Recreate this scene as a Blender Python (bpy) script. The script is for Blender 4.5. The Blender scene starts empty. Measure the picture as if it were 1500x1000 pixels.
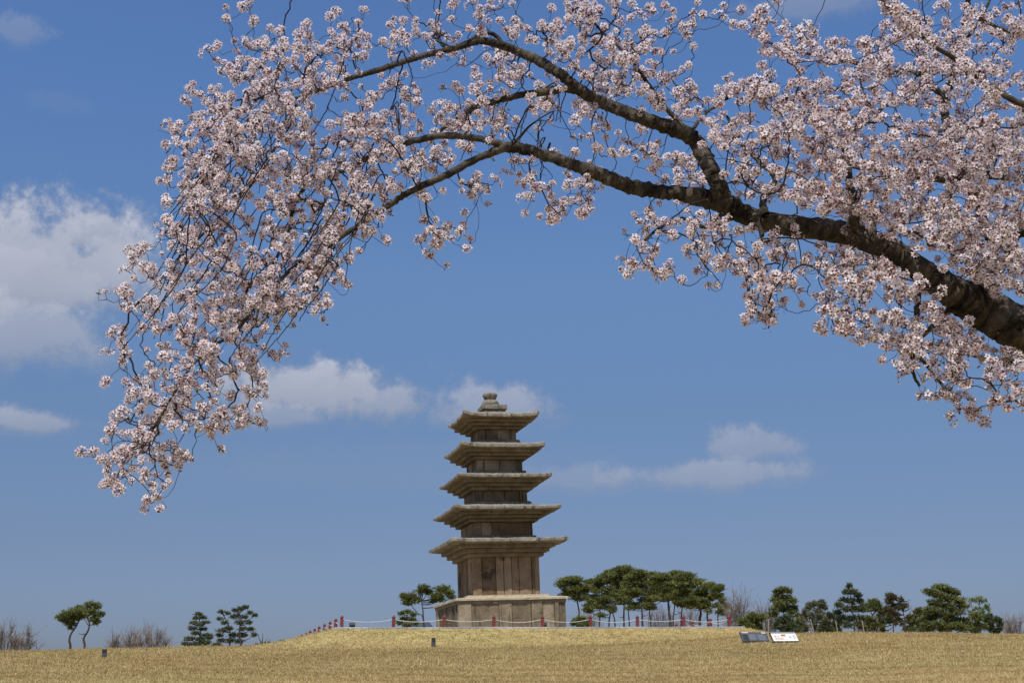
import bpy, math, random
import numpy as np
from mathutils import Vector, Matrix
PI = math.pi
rs = np.random.RandomState(7)
random.seed(7)
SC = bpy.context.scene
COL = SC.collection

# ------------------------------------------------------------------ camera
FPX = 1950.0; PITCH = 0.257979; ROLL = 0.013963; EYE = 1.5
cp, sp_ = math.cos(PITCH), math.sin(PITCH); cr, sr = math.cos(ROLL), math.sin(ROLL)
cam = bpy.data.cameras.new('camera'); camo = bpy.data.objects.new('camera', cam); COL.objects.link(camo)
cam.sensor_width = 36; cam.lens = FPX*36/1500; cam.clip_start = 0.1; cam.clip_end = 20000
right = Vector((cr, sp_*sr, -cp*sr)); up = Vector((sr, -sp_*cr, cp*cr)); fwd = Vector((0, cp, sp_))
m = Matrix.Identity(4)
for i in range(3):
    m[i][0] = right[i]; m[i][1] = up[i]; m[i][2] = -fwd[i]
m[2][3] = EYE
camo.matrix_world = m
SC.camera = camo

def ray(px, py):
    a = px-750; b = 500-py
    X = (a*cr+b*sr)/FPX; Y = (-a*sr+b*cr)/FPX
    return np.array([X, cp-sp_*Y, sp_+cp*Y])
def U(px, py, Y):                       # the world point seen at a photo pixel, Y metres ahead
    d = ray(px, py)
    return np.array([0, 0, EYE])+d*(Y/d[1])
def ppm(Y, z=4.0):                      # photo pixels per metre at that distance
    return FPX/(Y*cp+(z-EYE)*sp_)

# ------------------------------------------------------------------ light
SUN_EL = math.radians(58); SUN_AZ = math.radians(13)      # behind the camera, a little to the left
sdir = Vector((-math.sin(SUN_AZ)*math.cos(SUN_EL), -math.cos(SUN_AZ)*math.cos(SUN_EL), math.sin(SUN_EL)))
sl = bpy.data.lights.new('sun', 'SUN'); sl.energy = 4.5; sl.angle = math.radians(0.5); sl.color = (1, 0.955, 0.88)
so = bpy.data.objects.new('sun', sl); COL.objects.link(so)
so.rotation_euler = sdir.to_track_quat('Z', 'Y').to_euler(); so.location = (-20, -40, 60)

W = bpy.data.worlds.new('World'); SC.world = W; W.use_nodes = True
nt = W.node_tree; nt.nodes.clear()
def N(t, typ, **kw):
    n = t.nodes.new(typ)
    for k, v in kw.items(): setattr(n, k, v)
    return n
def math_(t, op, a, b=None, c=None, clamp=False):
    n = N(t, 'ShaderNodeMath', operation=op); n.use_clamp = clamp
    for i, v in enumerate((a, b, c)):
        if v is None: continue
        if isinstance(v, (int, float)): n.inputs[i].default_value = v
        else: t.links.new(v, n.inputs[i])
    return n.outputs[0]
def mixc(t, f, a, b, mode='MIX'):
    n = N(t, 'ShaderNodeMix', data_type='RGBA', blend_type=mode)
    for s, v in ((n.inputs[0], f), (n.inputs[6], a), (n.inputs[7], b)):
        if isinstance(v, (int, float)): s.default_value = v
        elif isinstance(v, tuple): s.default_value = (*v, 1)
        else: t.links.new(v, s)
    return n.outputs[2]
def ramp_(t, f, stops):
    n = N(t, 'ShaderNodeValToRGB'); e = n.color_ramp.elements
    while len(e) < len(stops): e.new(0.5)
    for i, (p, c) in enumerate(stops): e[i].position = p; e[i].color = (*c, 1)
    t.links.new(f, n.inputs[0]); return n.outputs[0]
sky = N(nt, 'ShaderNodeTexSky', sky_type='NISHITA'); sky.sun_disc = False
sky.sun_elevation = SUN_EL; sky.sun_rotation = math.atan2(sdir.x, sdir.y)
sky.air_density = 1.0; sky.dust_density = 1.2; sky.ozone_density = 3.0; sky.altitude = 0
tc = N(nt, 'ShaderNodeTexCoord')
sep = N(nt, 'ShaderNodeSeparateXYZ'); nt.links.new(tc.outputs['Generated'], sep.inputs[0])
az = math_(nt, 'ARCTAN2', sep.outputs[0], sep.outputs[1]); el = math_(nt, 'ARCSINE', sep.outputs[2])
cmb = N(nt, 'ShaderNodeCombineXYZ'); nt.links.new(az, cmb.inputs[0]); nt.links.new(el, cmb.inputs[1])
def noise(t, vec, scale, detail=6, rough=0.6, dist=0.0):
    n = N(t, 'ShaderNodeTexNoise'); n.inputs['Scale'].default_value = scale
    n.inputs['Detail'].default_value = detail; n.inputs['Roughness'].default_value = rough
    n.inputs['Distortion'].default_value = dist
    if vec is not None: t.links.new(vec, n.inputs['Vector'])
    return n.outputs[0]
n_big = noise(nt, cmb.outputs[0], 22, 8, 0.62, 0.15); n_small = noise(nt, cmb.outputs[0], 48, 8, 0.7, 0.3)
# clouds: centre (photo px), half sizes (px), opacity, puffiness
CL = [(40, 425, 165, 100, 0.9, 0.35), (60, 400, 215, 135, 0.95, 0.9), (30, 490, 190, 80, 0.75, 0.7), (130, 350, 95, 55, 0.9, .9), (460, 578, 185, 66, 0.9, 1.0), (400, 612, 120, 32, 0.6, 0.5),
      (560, 590, 110, 48, 0.75, .9), (715, 602, 130, 58, 0.7, 0.8), (52, 620, 80, 30, 0.7, 0.7), (1098, 658, 85, 42, 0.56, 0.8),
      (1030, 697, 205, 36, 0.62, 0.7), (830, 702, 100, 34, 0.4, 0.7), (1210, 5, 150, 38, 0.42, 0.6), (30, 48, 50, 30, 0.34, 0.8),
      (90, 150, 60, 30, 0.10, 0.8), (600, 690, 420, 60, 0.12, 0.3)]
mask = None; shade = None
for (x, y, a, b, op, pf) in CL:
    d = ray(x, y); d = d/np.linalg.norm(d); u0 = math.atan2(d[0], d[1]); v0 = math.asin(d[2])
    du = math_(nt, 'MULTIPLY', math_(nt, 'SUBTRACT', az, u0), FPX/a*1.0)
    dv = math_(nt, 'MULTIPLY', math_(nt, 'SUBTRACT', el, v0), FPX/b*1.06)
    l = math_(nt, 'SQRT', math_(nt, 'ADD', math_(nt, 'MULTIPLY', du, du), math_(nt, 'MULTIPLY', dv, dv)))
    fld = math_(nt, 'ADD', math_(nt, 'SUBTRACT', 1.0, l), math_(nt, 'MULTIPLY', math_(nt, 'SUBTRACT', n_big, 0.5), 2.3*pf))
    fld = math_(nt, 'ADD', fld, math_(nt, 'MULTIPLY', math_(nt, 'SUBTRACT', n_small, 0.5), 1.1))
    mr = N(nt, 'ShaderNodeMapRange', interpolation_type='SMOOTHSTEP'); nt.links.new(fld, mr.inputs[0])
    mr.inputs[1].default_value = -0.02; nt.links.new(math_(nt, 'ADD', 0.55, math_(nt, 'MULTIPLY', math_(nt, 'MAXIMUM', math_(nt, 'MULTIPLY', dv, -1.0), 0.0), 0.9)), mr.inputs[2]); mr.inputs[4].default_value = op
    mask = mr.outputs[0] if mask is None else math_(nt, 'MAXIMUM', mask, mr.outputs[0])
    s = math_(nt, 'MULTIPLY', mr.outputs[0], math_(nt, 'ADD', math_(nt, 'MULTIPLY', dv, 0.55), 0.45), clamp=True)
    shade = s if shade is None else math_(nt, 'MAXIMUM', shade, s)
shade = math_(nt, 'MULTIPLY', shade, math_(nt, 'ADD', 0.45, math_(nt, 'MULTIPLY', n_big, 1.1)), clamp=True)
# the air of that day: a little greyer near the horizon, brighter above
air = ramp_(nt, math_(nt, 'MULTIPLY', el, 2.0, clamp=True), [(0.10, (.53, .58, .82)), (0.22, (.575, .60, .755)), (0.40, (.66, .73, .85)), (0.60, (.83, .96, 1.1)), (0.90, (.85, 1.08, 1.34)), (1.0, (.85, 1.08, 1.34))])
skyc = mixc(nt, 1.0, sky.outputs[0], air, 'MULTIPLY')
skyc = mixc(nt, 1.0, skyc, (1.26, 1.25, 1.27), 'MULTIPLY')
cloudc = mixc(nt, shade, (3.4, 3.95, 5.3), (6.6, 6.9, 8.1))
final = mixc(nt, mask, skyc, cloudc)
bg = N(nt, 'ShaderNodeBackground'); bg.inputs[1].default_value = 0.08
nt.links.new(final, bg.inputs[0])
wo = N(nt, 'ShaderNodeOutputWorld'); nt.links.new(bg.outputs[0], wo.inputs[0])
SC.view_settings.view_transform = 'Standard'; SC.view_settings.look = 'None'
SC.view_settings.exposure = 0; SC.view_settings.gamma = 1

# ------------------------------------------------------------------ mesh helpers
class MB:
    """collects vertices, faces, a per-face colour value and a per-face material slot"""
    def __init__(s): s.v = []; s.f3 = []; s.f4 = []; s.c3 = []; s.c4 = []; s.m3 = []; s.m4 = []; s.n = 0
    def add(s, V, F, c=0.5, mi=0):
        V = np.asarray(V, float).reshape(-1, 3); F = np.asarray(F, int)
        if len(F) == 0: return
        k = F.shape[1]; c = np.broadcast_to(np.asarray(c, float), (len(F),)); mi = np.broadcast_to(np.asarray(mi, int), (len(F),))
        (s.f3 if k == 3 else s.f4).append(F+s.n); (s.c3 if k == 3 else s.c4).append(c); (s.m3 if k == 3 else s.m4).append(mi)
        s.v.append(V); s.n += len(V)
    def mesh(s, name, mats, smooth=False, origin=(0, 0, 0)):
        V = np.concatenate(s.v)-np.asarray(origin, float)
        e3 = np.concatenate(s.f3) if s.f3 else np.zeros((0, 3), int); e4 = np.concatenate(s.f4) if s.f4 else np.zeros((0, 4), int)
        me = bpy.data.meshes.new(name); me.vertices.add(len(V)); me.vertices.foreach_set('co', V.astype(np.float32).ravel())
        loops = np.concatenate([e3.ravel(), e4.ravel()]).astype(np.int32); nf = len(e3)+len(e4)
        me.loops.add(len(loops)); me.loops.foreach_set('vertex_index', loops)
        st = np.concatenate([np.arange(len(e3))*3, len(e3)*3+np.arange(len(e4))*4]).astype(np.int32)
        me.polygons.add(nf); me.polygons.foreach_set('loop_start', st)
        me.polygons.foreach_set('material_index', np.concatenate(s.m3+s.m4).astype(np.int32))
        me.polygons.foreach_set('use_smooth', np.full(nf, smooth))
        me.update(calc_edges=True)
        at = me.attributes.new('tone', 'FLOAT', 'FACE'); at.data.foreach_set('value', np.concatenate(s.c3+s.c4).astype(np.float32))
        for mt in (mats if isinstance(mats, (list, tuple)) else [mats]): me.materials.append(mt)
        me.validate()
        return me
    def build(s, name, mats, parent=None, smooth=False, origin=None):
        if origin is None: origin = parent['_o'] if parent is not None and '_o' in parent else (0, 0, 0)
        o = bpy.data.objects.new(name, s.mesh(name, mats, smooth, origin)); COL.objects.link(o)
        if parent is not None: o.parent = parent
        else: o.location = origin
        return o
def tag(o, label=None, cat=None, group=None, kind=None):
    if label: o['label'] = label
    if cat: o['category'] = cat
    if group: o['group'] = group
    if kind: o['kind'] = kind
    return o
EMPT = []
def empty(name, loc, label, cat, group=None):
    o = bpy.data.objects.new(name, None); COL.objects.link(o); o.location = tuple(float(q) for q in loc); o.empty_display_size = 0.2
    o['_o'] = [float(q) for q in loc]; EMPT.append(o)
    return tag(o, label, cat, group)
def tube(mb, P, R, n=6, c=0.5, mi=0, cap=True, jit=0.0):
    P = np.asarray(P, float); R = np.broadcast_to(np.asarray(R, float), (len(P),))
    T = np.gradient(P, axis=0); T /= np.linalg.norm(T, axis=1)[:, None]+1e-9
    ref = np.array([0.31, 0.17, 0.93]); 
    if abs(T.mean(0)@ref) > 0.9: ref = np.array([0.95, 0.2, 0.1])
    A = np.cross(T, ref); A /= np.linalg.norm(A, axis=1)[:, None]+1e-9; B = np.cross(T, A)
    th = np.arange(n)/n*2*PI
    rr = R[:, None]*(1+jit*(rs.rand(len(P), n)-0.5)) if jit else np.repeat(R[:, None], n, 1)
    V = P[:, None, :]+A[:, None, :]*(np.cos(th)[None, :]*rr)[..., None]+B[:, None, :]*(np.sin(th)[None, :]*rr)[..., None]
    i = np.arange(len(P)-1)[:, None]*n; j = np.arange(n)[None, :]; j2 = (j+1) % n
    F = np.stack([i+j, i+j2, i+n+j2, i+n+j], -1).reshape(-1, 4)
    mb.add(V.reshape(-1, 3), F, c, mi)
    if cap:
        for e in (0, len(P)-1):
            mb.add(np.vstack([V[e], P[e]]), [[k, (k+1) % n, n] for k in range(n)], c, mi)
def catmull(P, k=6):
    P = np.asarray(P, float); Q = np.vstack([2*P[0]-P[1], P, 2*P[-1]-P[-2]]); out = []
    for i in range(1, len(Q)-2):
        for t in np.arange(k)/k:
            p0, p1, p2, p3 = Q[i-1], Q[i], Q[i+1], Q[i+2]
            out.append(0.5*((2*p1)+(-p0+p2)*t+(2*p0-5*p1+4*p2-p3)*t*t+(-p0+3*p1-3*p2+p3)*t**3))
    out.append(P[-1]); return np.array(out)
def box(mb, x0, x1, y0, y1, z0, z1, bev=0.0, c=0.5, mi=0, jit=0.0):
    """box with chamfered vertical and horizontal edges"""
    b = min(bev, (x1-x0)*.4, (y1-y0)*.4, (z1-z0)*.4)
    if b <= 0:
        V = np.array([[x, y, z] for z in (z0, z1) for y in (y0, y1) for x in (x0, x1)], float)
        if jit: V += (rs.rand(8, 3)-.5)*jit
        mb.add(V, [[0, 2, 3, 1], [4, 5, 7, 6], [0, 1, 5, 4], [2, 6, 7, 3], [0, 4, 6, 2], [1, 3, 7, 5]], c, mi); return
    V = []; idx = {}
    for ix, (xa, xb) in enumerate(((x0, x0+b), (x1, x1-b))):
        for iy, (ya, yb) in enumerate(((y0, y0+b), (y1, y1-b))):
            for iz, (za, zb) in enumerate(((z0, z0+b), (z1, z1-b))):
                j = (rs.rand(3)-.5)*jit
                for ax, p in enumerate(((xa, yb, zb), (xb, ya, zb), (xb, yb, za))):
                    idx[(ix, iy, iz, ax)] = len(V); V.append(np.array(p)+j)
    F = []; T = []
    for s in (0, 1):
        F.append([idx[(s, 0, 0, 0)], idx[(s, 1, 0, 0)], idx[(s, 1, 1, 0)], idx[(s, 0, 1, 0)]])
        F.append([idx[(0, s, 0, 1)], idx[(1, s, 0, 1)], idx[(1, s, 1, 1)], idx[(0, s, 1, 1)]])
        F.append([idx[(0, 0, s, 2)], idx[(1, 0, s, 2)], idx[(1, 1, s, 2)], idx[(0, 1, s, 2)]])
    for s in (0, 1):
        for t in (0, 1):
            F.append([idx[(0, s, t, 1)], idx[(1, s, t, 1)], idx[(1, s, t, 2)], idx[(0, s, t, 2)]])
            F.append([idx[(s, 0, t, 0)], idx[(s, 1, t, 0)], idx[(s, 1, t, 2)], idx[(s, 0, t, 2)]])
            F.append([idx[(s, t, 0, 0)], idx[(s, t, 1, 0)], idx[(s, t, 1, 1)], idx[(s, t, 0, 1)]])
            for w in (0, 1): T.append([idx[(s, t, w, 0)], idx[(s, t, w, 1)], idx[(s, t, w, 2)]])
    V = np.array(V); n0 = mb.n
    # chamfer triangles share the vertices of the faces
    mb.add(V, F, c, mi); mb.n -= len(V)
    T = np.array(T); mb.f3.append(T+mb.n); mb.c3.append(np.full(len(T), c if np.isscalar(c) else .5)); mb.m3.append(np.full(len(T), mi)); mb.n += len(V)

# ------------------------------------------------------------------ materials
def mat(name, fn, rough=0.85, spec=0.2):
    mt = bpy.data.materials.new(name); mt.use_nodes = True; t = mt.node_tree; b = t.nodes['Principled BSDF']
    b.inputs['Roughness'].default_value = rough; b.inputs['Specular IOR Level'].default_value = spec
    fn(t, b); return mt
def attr(t, nm='tone'): return N(t, 'ShaderNodeAttribute', attribute_name=nm).outputs['Fac']
def objco(t): return N(t, 'ShaderNodeTexCoord').outputs['Object']
def ramp(t, f, stops):
    n = N(t, 'ShaderNodeValToRGB'); e = n.color_ramp.elements
    while len(e) < len(stops): e.new(0.5)
    for i, (p, c) in enumerate(stops): e[i].position = p; e[i].color = (*c, 1)
    t.links.new(f, n.inputs[0]); return n.outputs[0]
def bump(t, b, h, strength, dist):
    n = N(t, 'ShaderNodeBump'); n.inputs['Strength'].default_value = strength; n.inputs['Distance'].default_value = dist
    t.links.new(h, n.inputs['Height']); t.links.new(n.outputs[0], b.inputs['Normal'])
def stone(stops, scale=2.2, dark=(0.05, 0.042, 0.032), damt=0.75, bstr=0.8, stain=None, thr=0.55):
    def fn(t, b):
        co = objco(t); n1 = noise(t, co, scale, 8, 0.65); n2 = noise(t, co, scale*11, 5, 0.7)
        c = ramp(t, math_(t, 'ADD', math_(t, 'MULTIPLY', n1, 0.66), math_(t, 'MULTIPLY', attr(t), 0.34)), stops)
        c = mixc(t, 0.6, c, ramp(t, n2, [(0.3, (0.55, 0.55, 0.55)), (0.7, (1.35, 1.35, 1.35))]), 'MULTIPLY')
        mp = N(t, 'ShaderNodeMapping'); mp.inputs['Scale'].default_value = (1.8, 1.8, 0.22); t.links.new(co, mp.inputs[0])
        n3 = noise(t, mp.outputs[0], scale*1.1, 9, 0.68, 0.4)
        mr = N(t, 'ShaderNodeMapRange', interpolation_type='SMOOTHSTEP'); t.links.new(n3, mr.inputs[0])
        mr.inputs[1].default_value = thr; mr.inputs[2].default_value = thr+0.12; mr.inputs[4].default_value = damt
        c = mixc(t, mr.outputs[0], c, dark)
        if stain:
            for (sx, sy, sz, rx, rz) in stain:
                s_ = N(t, 'ShaderNodeSeparateXYZ'); t.links.new(co, s_.inputs[0])
                d1 = math_(t, 'MULTIPLY', math_(t, 'SUBTRACT', s_.outputs[0], sx), 1/rx); d3 = math_(t, 'MULTIPLY', math_(t, 'SUBTRACT', s_.outputs[2], sz), 1/rz)
                d2 = math_(t, 'MULTIPLY', math_(t, 'SUBTRACT', s_.outputs[1], sy), 1/0.4)
                l = math_(t, 'ADD', math_(t, 'ADD', math_(t, 'MULTIPLY', d1, d1), math_(t, 'MULTIPLY', d3, d3)), math_(t, 'MULTIPLY', d2, d2))
                l = math_(t, 'ADD', l, math_(t, 'MULTIPLY', math_(t, 'SUBTRACT', noise(t, co, 4, 8, .75), .5), 5.5))
                mr = N(t, 'ShaderNodeMapRange', interpolation_type='SMOOTHSTEP'); t.links.new(l, mr.inputs[0])
                mr.inputs[1].default_value = 0.4; mr.inputs[2].default_value = 1.3; mr.inputs[3].default_value = .62; mr.inputs[4].default_value = 0
                c = mixc(t, mr.outputs[0], c, (0.018, 0.018, 0.018))
        t.links.new(c, b.inputs['Base Color'])
        bump(t, b, math_(t, 'ADD', n2, math_(t, 'MULTIPLY', n1, 1.5)), bstr, 0.04)
    return fn
M = {}
M['stone'] = mat('weathered stone', stone([(0.3, (0.10, 0.075, 0.046)), (0.5, (0.20, 0.155, 0.098)), (0.7, (0.33, 0.265, 0.175))]))
M['bodystone'] = mat('brown stone', stone([(0.3, (0.13, 0.08, 0.042)), (0.5, (0.25, 0.17, 0.098)), (0.7, (0.36, 0.265, 0.165))], thr=0.56,
                     stain=[(-0.62, -1.15, 0.83, 0.20, 0.16), (-0.45, -1.15, 0.95, 0.12, .12), (-0.12, -1.15, 1.38, 0.1, 0.1), (-1.15, 1.0, 0.75, 0.12, 0.35)]))
M['roofstone'] = mat('grey lichen stone', stone([(0.3, (0.13, 0.112, 0.085)), (0.5, (0.26, 0.235, 0.19)), (0.7, (0.43, 0.40, 0.335))], scale=3.5, damt=0.8, thr=0.53))
M['capstone'] = mat('pale tan stone', stone([(0.25, (0.30, 0.24, 0.15)), (0.5, (0.46, 0.38, 0.26)), (0.75, (0.56, 0.48, 0.35))], scale=2, damt=0.5, thr=0.62))
M['kerb'] = mat('granite kerb', stone([(0.25, (0.26, 0.26, 0.26)), (0.5, (0.36, 0.36, 0.36)), (0.75, (0.46, 0.46, 0.45))], scale=2, damt=0.3, thr=0.62))
def f_turf(t, b):
    co = objco(t); zone = attr(t)
    n1 = noise(t, co, 0.35, 5, 0.6); n2 = noise(t, co, 2.2, 6, 0.7); n3 = noise(t, co, 14, 5, 0.75); n4 = noise(t, co, 60, 3, 0.7)
    c = ramp(t, n2, [(0.3, (0.25, 0.176, 0.081)), (0.5, (0.38, 0.282, 0.126)), (0.72, (0.50, 0.39, 0.18))])
    mr = N(t, 'ShaderNodeMapRange'); t.links.new(n1, mr.inputs[0]); mr.inputs[1].default_value = .5; mr.inputs[2].default_value = .72; mr.inputs[4].default_value = .35
    c = mixc(t, mr.outputs[0], c, (0.26, 0.23, 0.09))
    c = mixc(t, .8, c, ramp(t, noise(t, co, .16, 4, .6, .5), [(0.38, (1.08, .90, .82)), (0.5, (1, 1, 1)), (0.64, (.96, 1.04, .95))]), 'MULTIPLY')
    c = mixc(t, 0.75, c, ramp(t, n3, [(0.3, (0.5, 0.48, 0.45)), (0.52, (1, 1, 1)), (0.7, (1.35, 1.35, 1.3))]), 'MULTIPLY')
    c = mixc(t, 0.6, c, ramp(t, n4, [(0.3, (0.6, 0.6, 0.55)), (0.7, (1.3, 1.3, 1.3))]), 'MULTIPLY')
    c = mixc(t, 1.0, c, ramp(t, zone, [(0.3, (0.97, 0.96, 0.97)), (0.7, (1.04, 1.05, 1.0))]), 'MULTIPLY')
    t.links.new(c, b.inputs['Base Color']); bump(t, b, n3, 0.6, 0.05)
M['turf'] = mat('dormant turf', f_turf, 0.95, 0.05)
def f_grass(t, b):
    c = ramp(t, attr(t), [(0.0, (0.18, 0.138, 0.055)), (0.35, (0.31, 0.225, 0.095)), (0.7, (0.485, 0.378, 0.178)), (1, (0.60, 0.49, 0.27))])
    t.links.new(c, b.inputs['Base Color'])
M['grass'] = mat('dry grass blades', f_grass, 0.8, 0.1)
def f_bark(a, b_, sc, bs=0.9):
    def fn(t, b):
        co = objco(t); n1 = noise(t, co, sc, 6, 0.65); n2 = noise(t, co, sc*6, 5, 0.7)
        c = mixc(t, 0.6, ramp(t, n1, [(0.35, a), (0.68, b_)]), ramp(t, n2, [(0.3, (0.5, 0.5, 0.5)), (0.7, (1.4, 1.4, 1.4))]), 'MULTIPLY')
        c = mixc(t, .8, c, ramp(t, attr(t), [(0.0, (.62, .60, .58)), (0.5, (1, 1, 1)), (1, (1.7, 1.7, 1.68))]), 'MULTIPLY')
        t.links.new(c, b.inputs['Base Color']); bump(t, b, math_(t, 'ADD', n1, n2), bs, 0.02)
    return fn
M['bark'] = mat('cherry bark', f_bark((0.02, 0.016, 0.012), (0.13, 0.108, 0.08), 7))
M['twig'] = mat('cherry twig', f_bark((0.022, 0.016, 0.014), (0.06, 0.045, 0.038), 9, .2), 0.7)
M['pinebark'] = mat('pine bark', f_bark((0.035, 0.026, 0.02), (0.09, 0.065, 0.05), 2, .3))
M['barebark'] = mat('bare tree bark', f_bark((0.14, 0.11, 0.085), (0.24, 0.195, 0.16), 2, .2))
def leafmat(name, stops, rough=0.6, trans=0.25):
    mt = bpy.data.materials.new(name); mt.use_nodes = True; t = mt.node_tree; b = t.nodes['Principled BSDF']
    b.inputs['Roughness'].default_value = rough; b.inputs['Specular IOR Level'].default_value = 0.25
    c = ramp(t, attr(t), stops); t.links.new(c, b.inputs['Base Color'])
    tr = N(t, 'ShaderNodeBsdfTranslucent'); t.links.new(c, tr.inputs[0])
    mx = N(t, 'ShaderNodeMixShader'); mx.inputs[0].default_value = trans
    t.links.new(b.outputs[0], mx.inputs[1]); t.links.new(tr.outputs[0], mx.inputs[2])
    t.links.new(mx.outputs[0], t.nodes['Material Output'].inputs['Surface']); return mt
M['needles'] = leafmat('pine needles', [(0, (0.055, 0.068, 0.022)), (0.5, (0.145, 0.165, 0.048)), (1, (0.30, 0.30, 0.095))])
M['needles_dark'] = leafmat('dark needles', [(0, (0.037, 0.05, 0.027)), (0.5, (0.097, 0.12, 0.055)), (1, (0.21, 0.23, 0.10))])
M['needles_brown'] = leafmat('rusty needles', [(0, (0.06, 0.055, 0.028)), (0.5, (0.13, 0.105, 0.055)), (1, (0.20, 0.17, 0.09))])
M['grey_leaf'] = leafmat('grey green leaves', [(0, (0.09, 0.10, 0.065)), (0.5, (0.18, 0.185, 0.125)), (1, (0.28, 0.28, 0.20))])
M['spring_leaf'] = leafmat('spring leaves', [(0, (0.10, 0.15, 0.05)), (0.5, (0.17, 0.24, 0.08)), (1, (0.26, 0.33, 0.13))])
M['petal'] = leafmat('cherry petals', [(0, (0.78, 0.56, 0.58)), (0.35, (0.88, 0.72, 0.73)), (0.7, (0.95, 0.85, 0.85)), (1, (0.97, 0.92, 0.92))], 0.7, 0.45)
def flat(c, v=0.25):
    def fn(t, b):
        n = noise(t, objco(t), 30, 4, 0.6)
        t.links.new(mixc(t, 1.0, c, ramp(t, n, [(0.3, (1-v,)*3), (0.7, (1+v,)*3)]), 'MULTIPLY'), b.inputs['Base Color'])
    return fn
M['calyx'] = mat('flower calyx', flat((0.085, 0.028, 0.022)), 0.6)
M['stalk'] = mat('flower stalks', flat((0.13, 0.085, 0.04)), 0.6)
M['young_leaf'] = leafmat('bronze young leaves', [(0, (0.16, 0.045, 0.03)), (0.6, (0.30, 0.10, 0.05)), (1, (0.30, 0.22, 0.08))])
M['red'] = mat('faded red paint', flat((0.17, 0.042, 0.036), 0.5), 0.6)
M['rope'] = mat('white rope', flat((0.55, 0.53, 0.49), 0.2), 0.9)
M['black'] = mat('black metal', flat((0.025, 0.027, 0.03)), 0.5, 0.4)
M['slate'] = mat('charcoal metal', flat((0.055, 0.06, 0.068)), 0.45, 0.4)
M['lens'] = mat('lamp glass', flat((0.25, 0.26, 0.27)), 0.15, 0.6)
M['darkpanel'] = mat('dark sign face', flat((0.075, 0.082, 0.095), .1), 0.4)
M['greyprint'] = mat('grey print', flat((0.20, 0.21, 0.23), .15), 0.5)
M['whitepanel'] = mat('white sign face', flat((0.72, 0.70, 0.66), .05), 0.5)
M['brownprint'] = mat('brown print', flat((0.38, 0.16, 0.05), .3), 0.5)
M['gravel'] = mat('terrace gravel', flat((0.42, 0.36, 0.27), .3), 0.95)
M['hill'] = mat('hazed wooded hill', flat((0.055, 0.075, 0.10), .2), 0.95)  # distance haze is put into this blue-grey base colour
M['wood'] = mat('stake wood', flat((0.26, 0.22, 0.17), .2), 0.9)
M['bud'] = mat('cherry buds', flat((0.50, 0.24, 0.26)), 0.6)

# ------------------------------------------------------------------ ground
TH = 0.250592; CX, CY = -0.578946, 46.3; TILT = 0.0246155; PZ = 4.5
ex = np.array([math.cos(TH), math.sin(TH)]); ey = np.array([-math.sin(TH), math.cos(TH)])
def T(lx, ly, z): p = np.array([CX, CY])+ex*lx+ey*ly; return np.array([p[0], p[1], z])
XL, XR, YF, YB, ZT = -6.206, 6.739, -5.2, 9.6, 3.43
cre = [(-700, 958), (-200, 955), (0, 953), (100, 951.5), (200, 949.5), (400, 947.5), (600, 947), (800, 945), (950, 941), (1060, 934), (1150, 929), (1250, 928), (1500, 929.5), (2000, 933), (2600, 938)]
_cx = []; _ct = []
for a, b in cre:
    p = U(a, b, 39.0); _cx.append(p[0]); _ct.append((p[2]-EYE)/39.0)
_cx = np.array(_cx); _ct = np.array(_ct)
def ground(x, y):
    x = np.asarray(x, float); y = np.asarray(y, float)
    tcr = np.interp(x, _cx, _ct)
    s = np.clip((y-12)/27, 0, None); s = np.where(s < 1, np.clip(s, 1e-6, 1)**0.72, 1)
    yy = np.minimum(y, 41)
    z = EYE+yy*tcr*s
    z = np.where(y < 12, EYE*(1-(1-np.clip(y/12, 0, 1))**1.6), z)
    z = np.where(y > 41, z-0.012*np.clip(y-41, 0, 70), z)
    lx = (x-CX)*ex[0]+(y-CY)*ex[1]; ly = (x-CX)*ey[0]+(y-CY)*ey[1]
    dx = np.maximum(np.maximum(XL-lx, lx-XR), 0); dy = np.maximum(np.maximum(YF-ly, ly-YB), 0)
    d = np.hypot(dx, dy)
    emb = ZT-0.085-0.27*np.clip(d-0.15, 0, None)-0.04*d*d*0
    k = 12.0; hi = np.maximum(z, emb)
    z2 = hi+np.log(np.exp(k*(z-hi))+np.exp(k*(emb-hi)))/k*np.exp(-np.abs(z-emb)*2)
    inside = d < 0.1
    z2 = np.where(inside, np.minimum(z2, ZT-0.05), z2)
    z2 = z2+0.018*np.sin(x*1.7+y*0.9)*np.sin(y*1.3-x*0.6)+0.03*np.sin(x*0.35+1)*np.sin(y*0.27)
    return np.where(inside, ZT-0.05, z2)
def bank(x, y):          # 1 on the differently sown turf of the terrace bank, 0 on the lawn
    lx = (x-CX)*ex[0]+(y-CY)*ex[1]; ly = (x-CX)*ey[0]+(y-CY)*ey[1]
    d = np.hypot(np.maximum(np.maximum(XL-lx, lx-XR), 0), np.maximum(np.maximum(YF-ly, ly-YB), 0))
    return np.clip((2.7+.25*np.sin(x*1.3)+.12*np.sin(x*4.1)-d)/.35, 0, 1)
def gz(x, y): return float(ground(x, y))
def ghit(px, py):
    d = ray(px, py); lo = 14.0
    for k in range(4000):
        Y = 14+k*0.01; p = np.array([0, 0, EYE])+d*(Y/d[1])
        if p[2] <= gz(p[0], p[1]): return p
    return p
gx = np.concatenate([-np.geomspace(2500, 60, 18), np.arange(-58, -22, 3.0), np.arange(-22, 24, 0.16), np.arange(24, 60, 3.0), np.geomspace(60, 2500, 18)])
gy = np.concatenate([-np.geomspace(2500, 20, 14), np.arange(-18, 12, 1.5), np.arange(12, 58, 0.16), np.arange(58, 130, 3), np.geomspace(132, 3000, 16)])
X_, Y_ = np.meshgrid(gx, gy); Z_ = ground(X_, Y_)
g = MB(); nx = len(gx); ny = len(gy)
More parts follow.
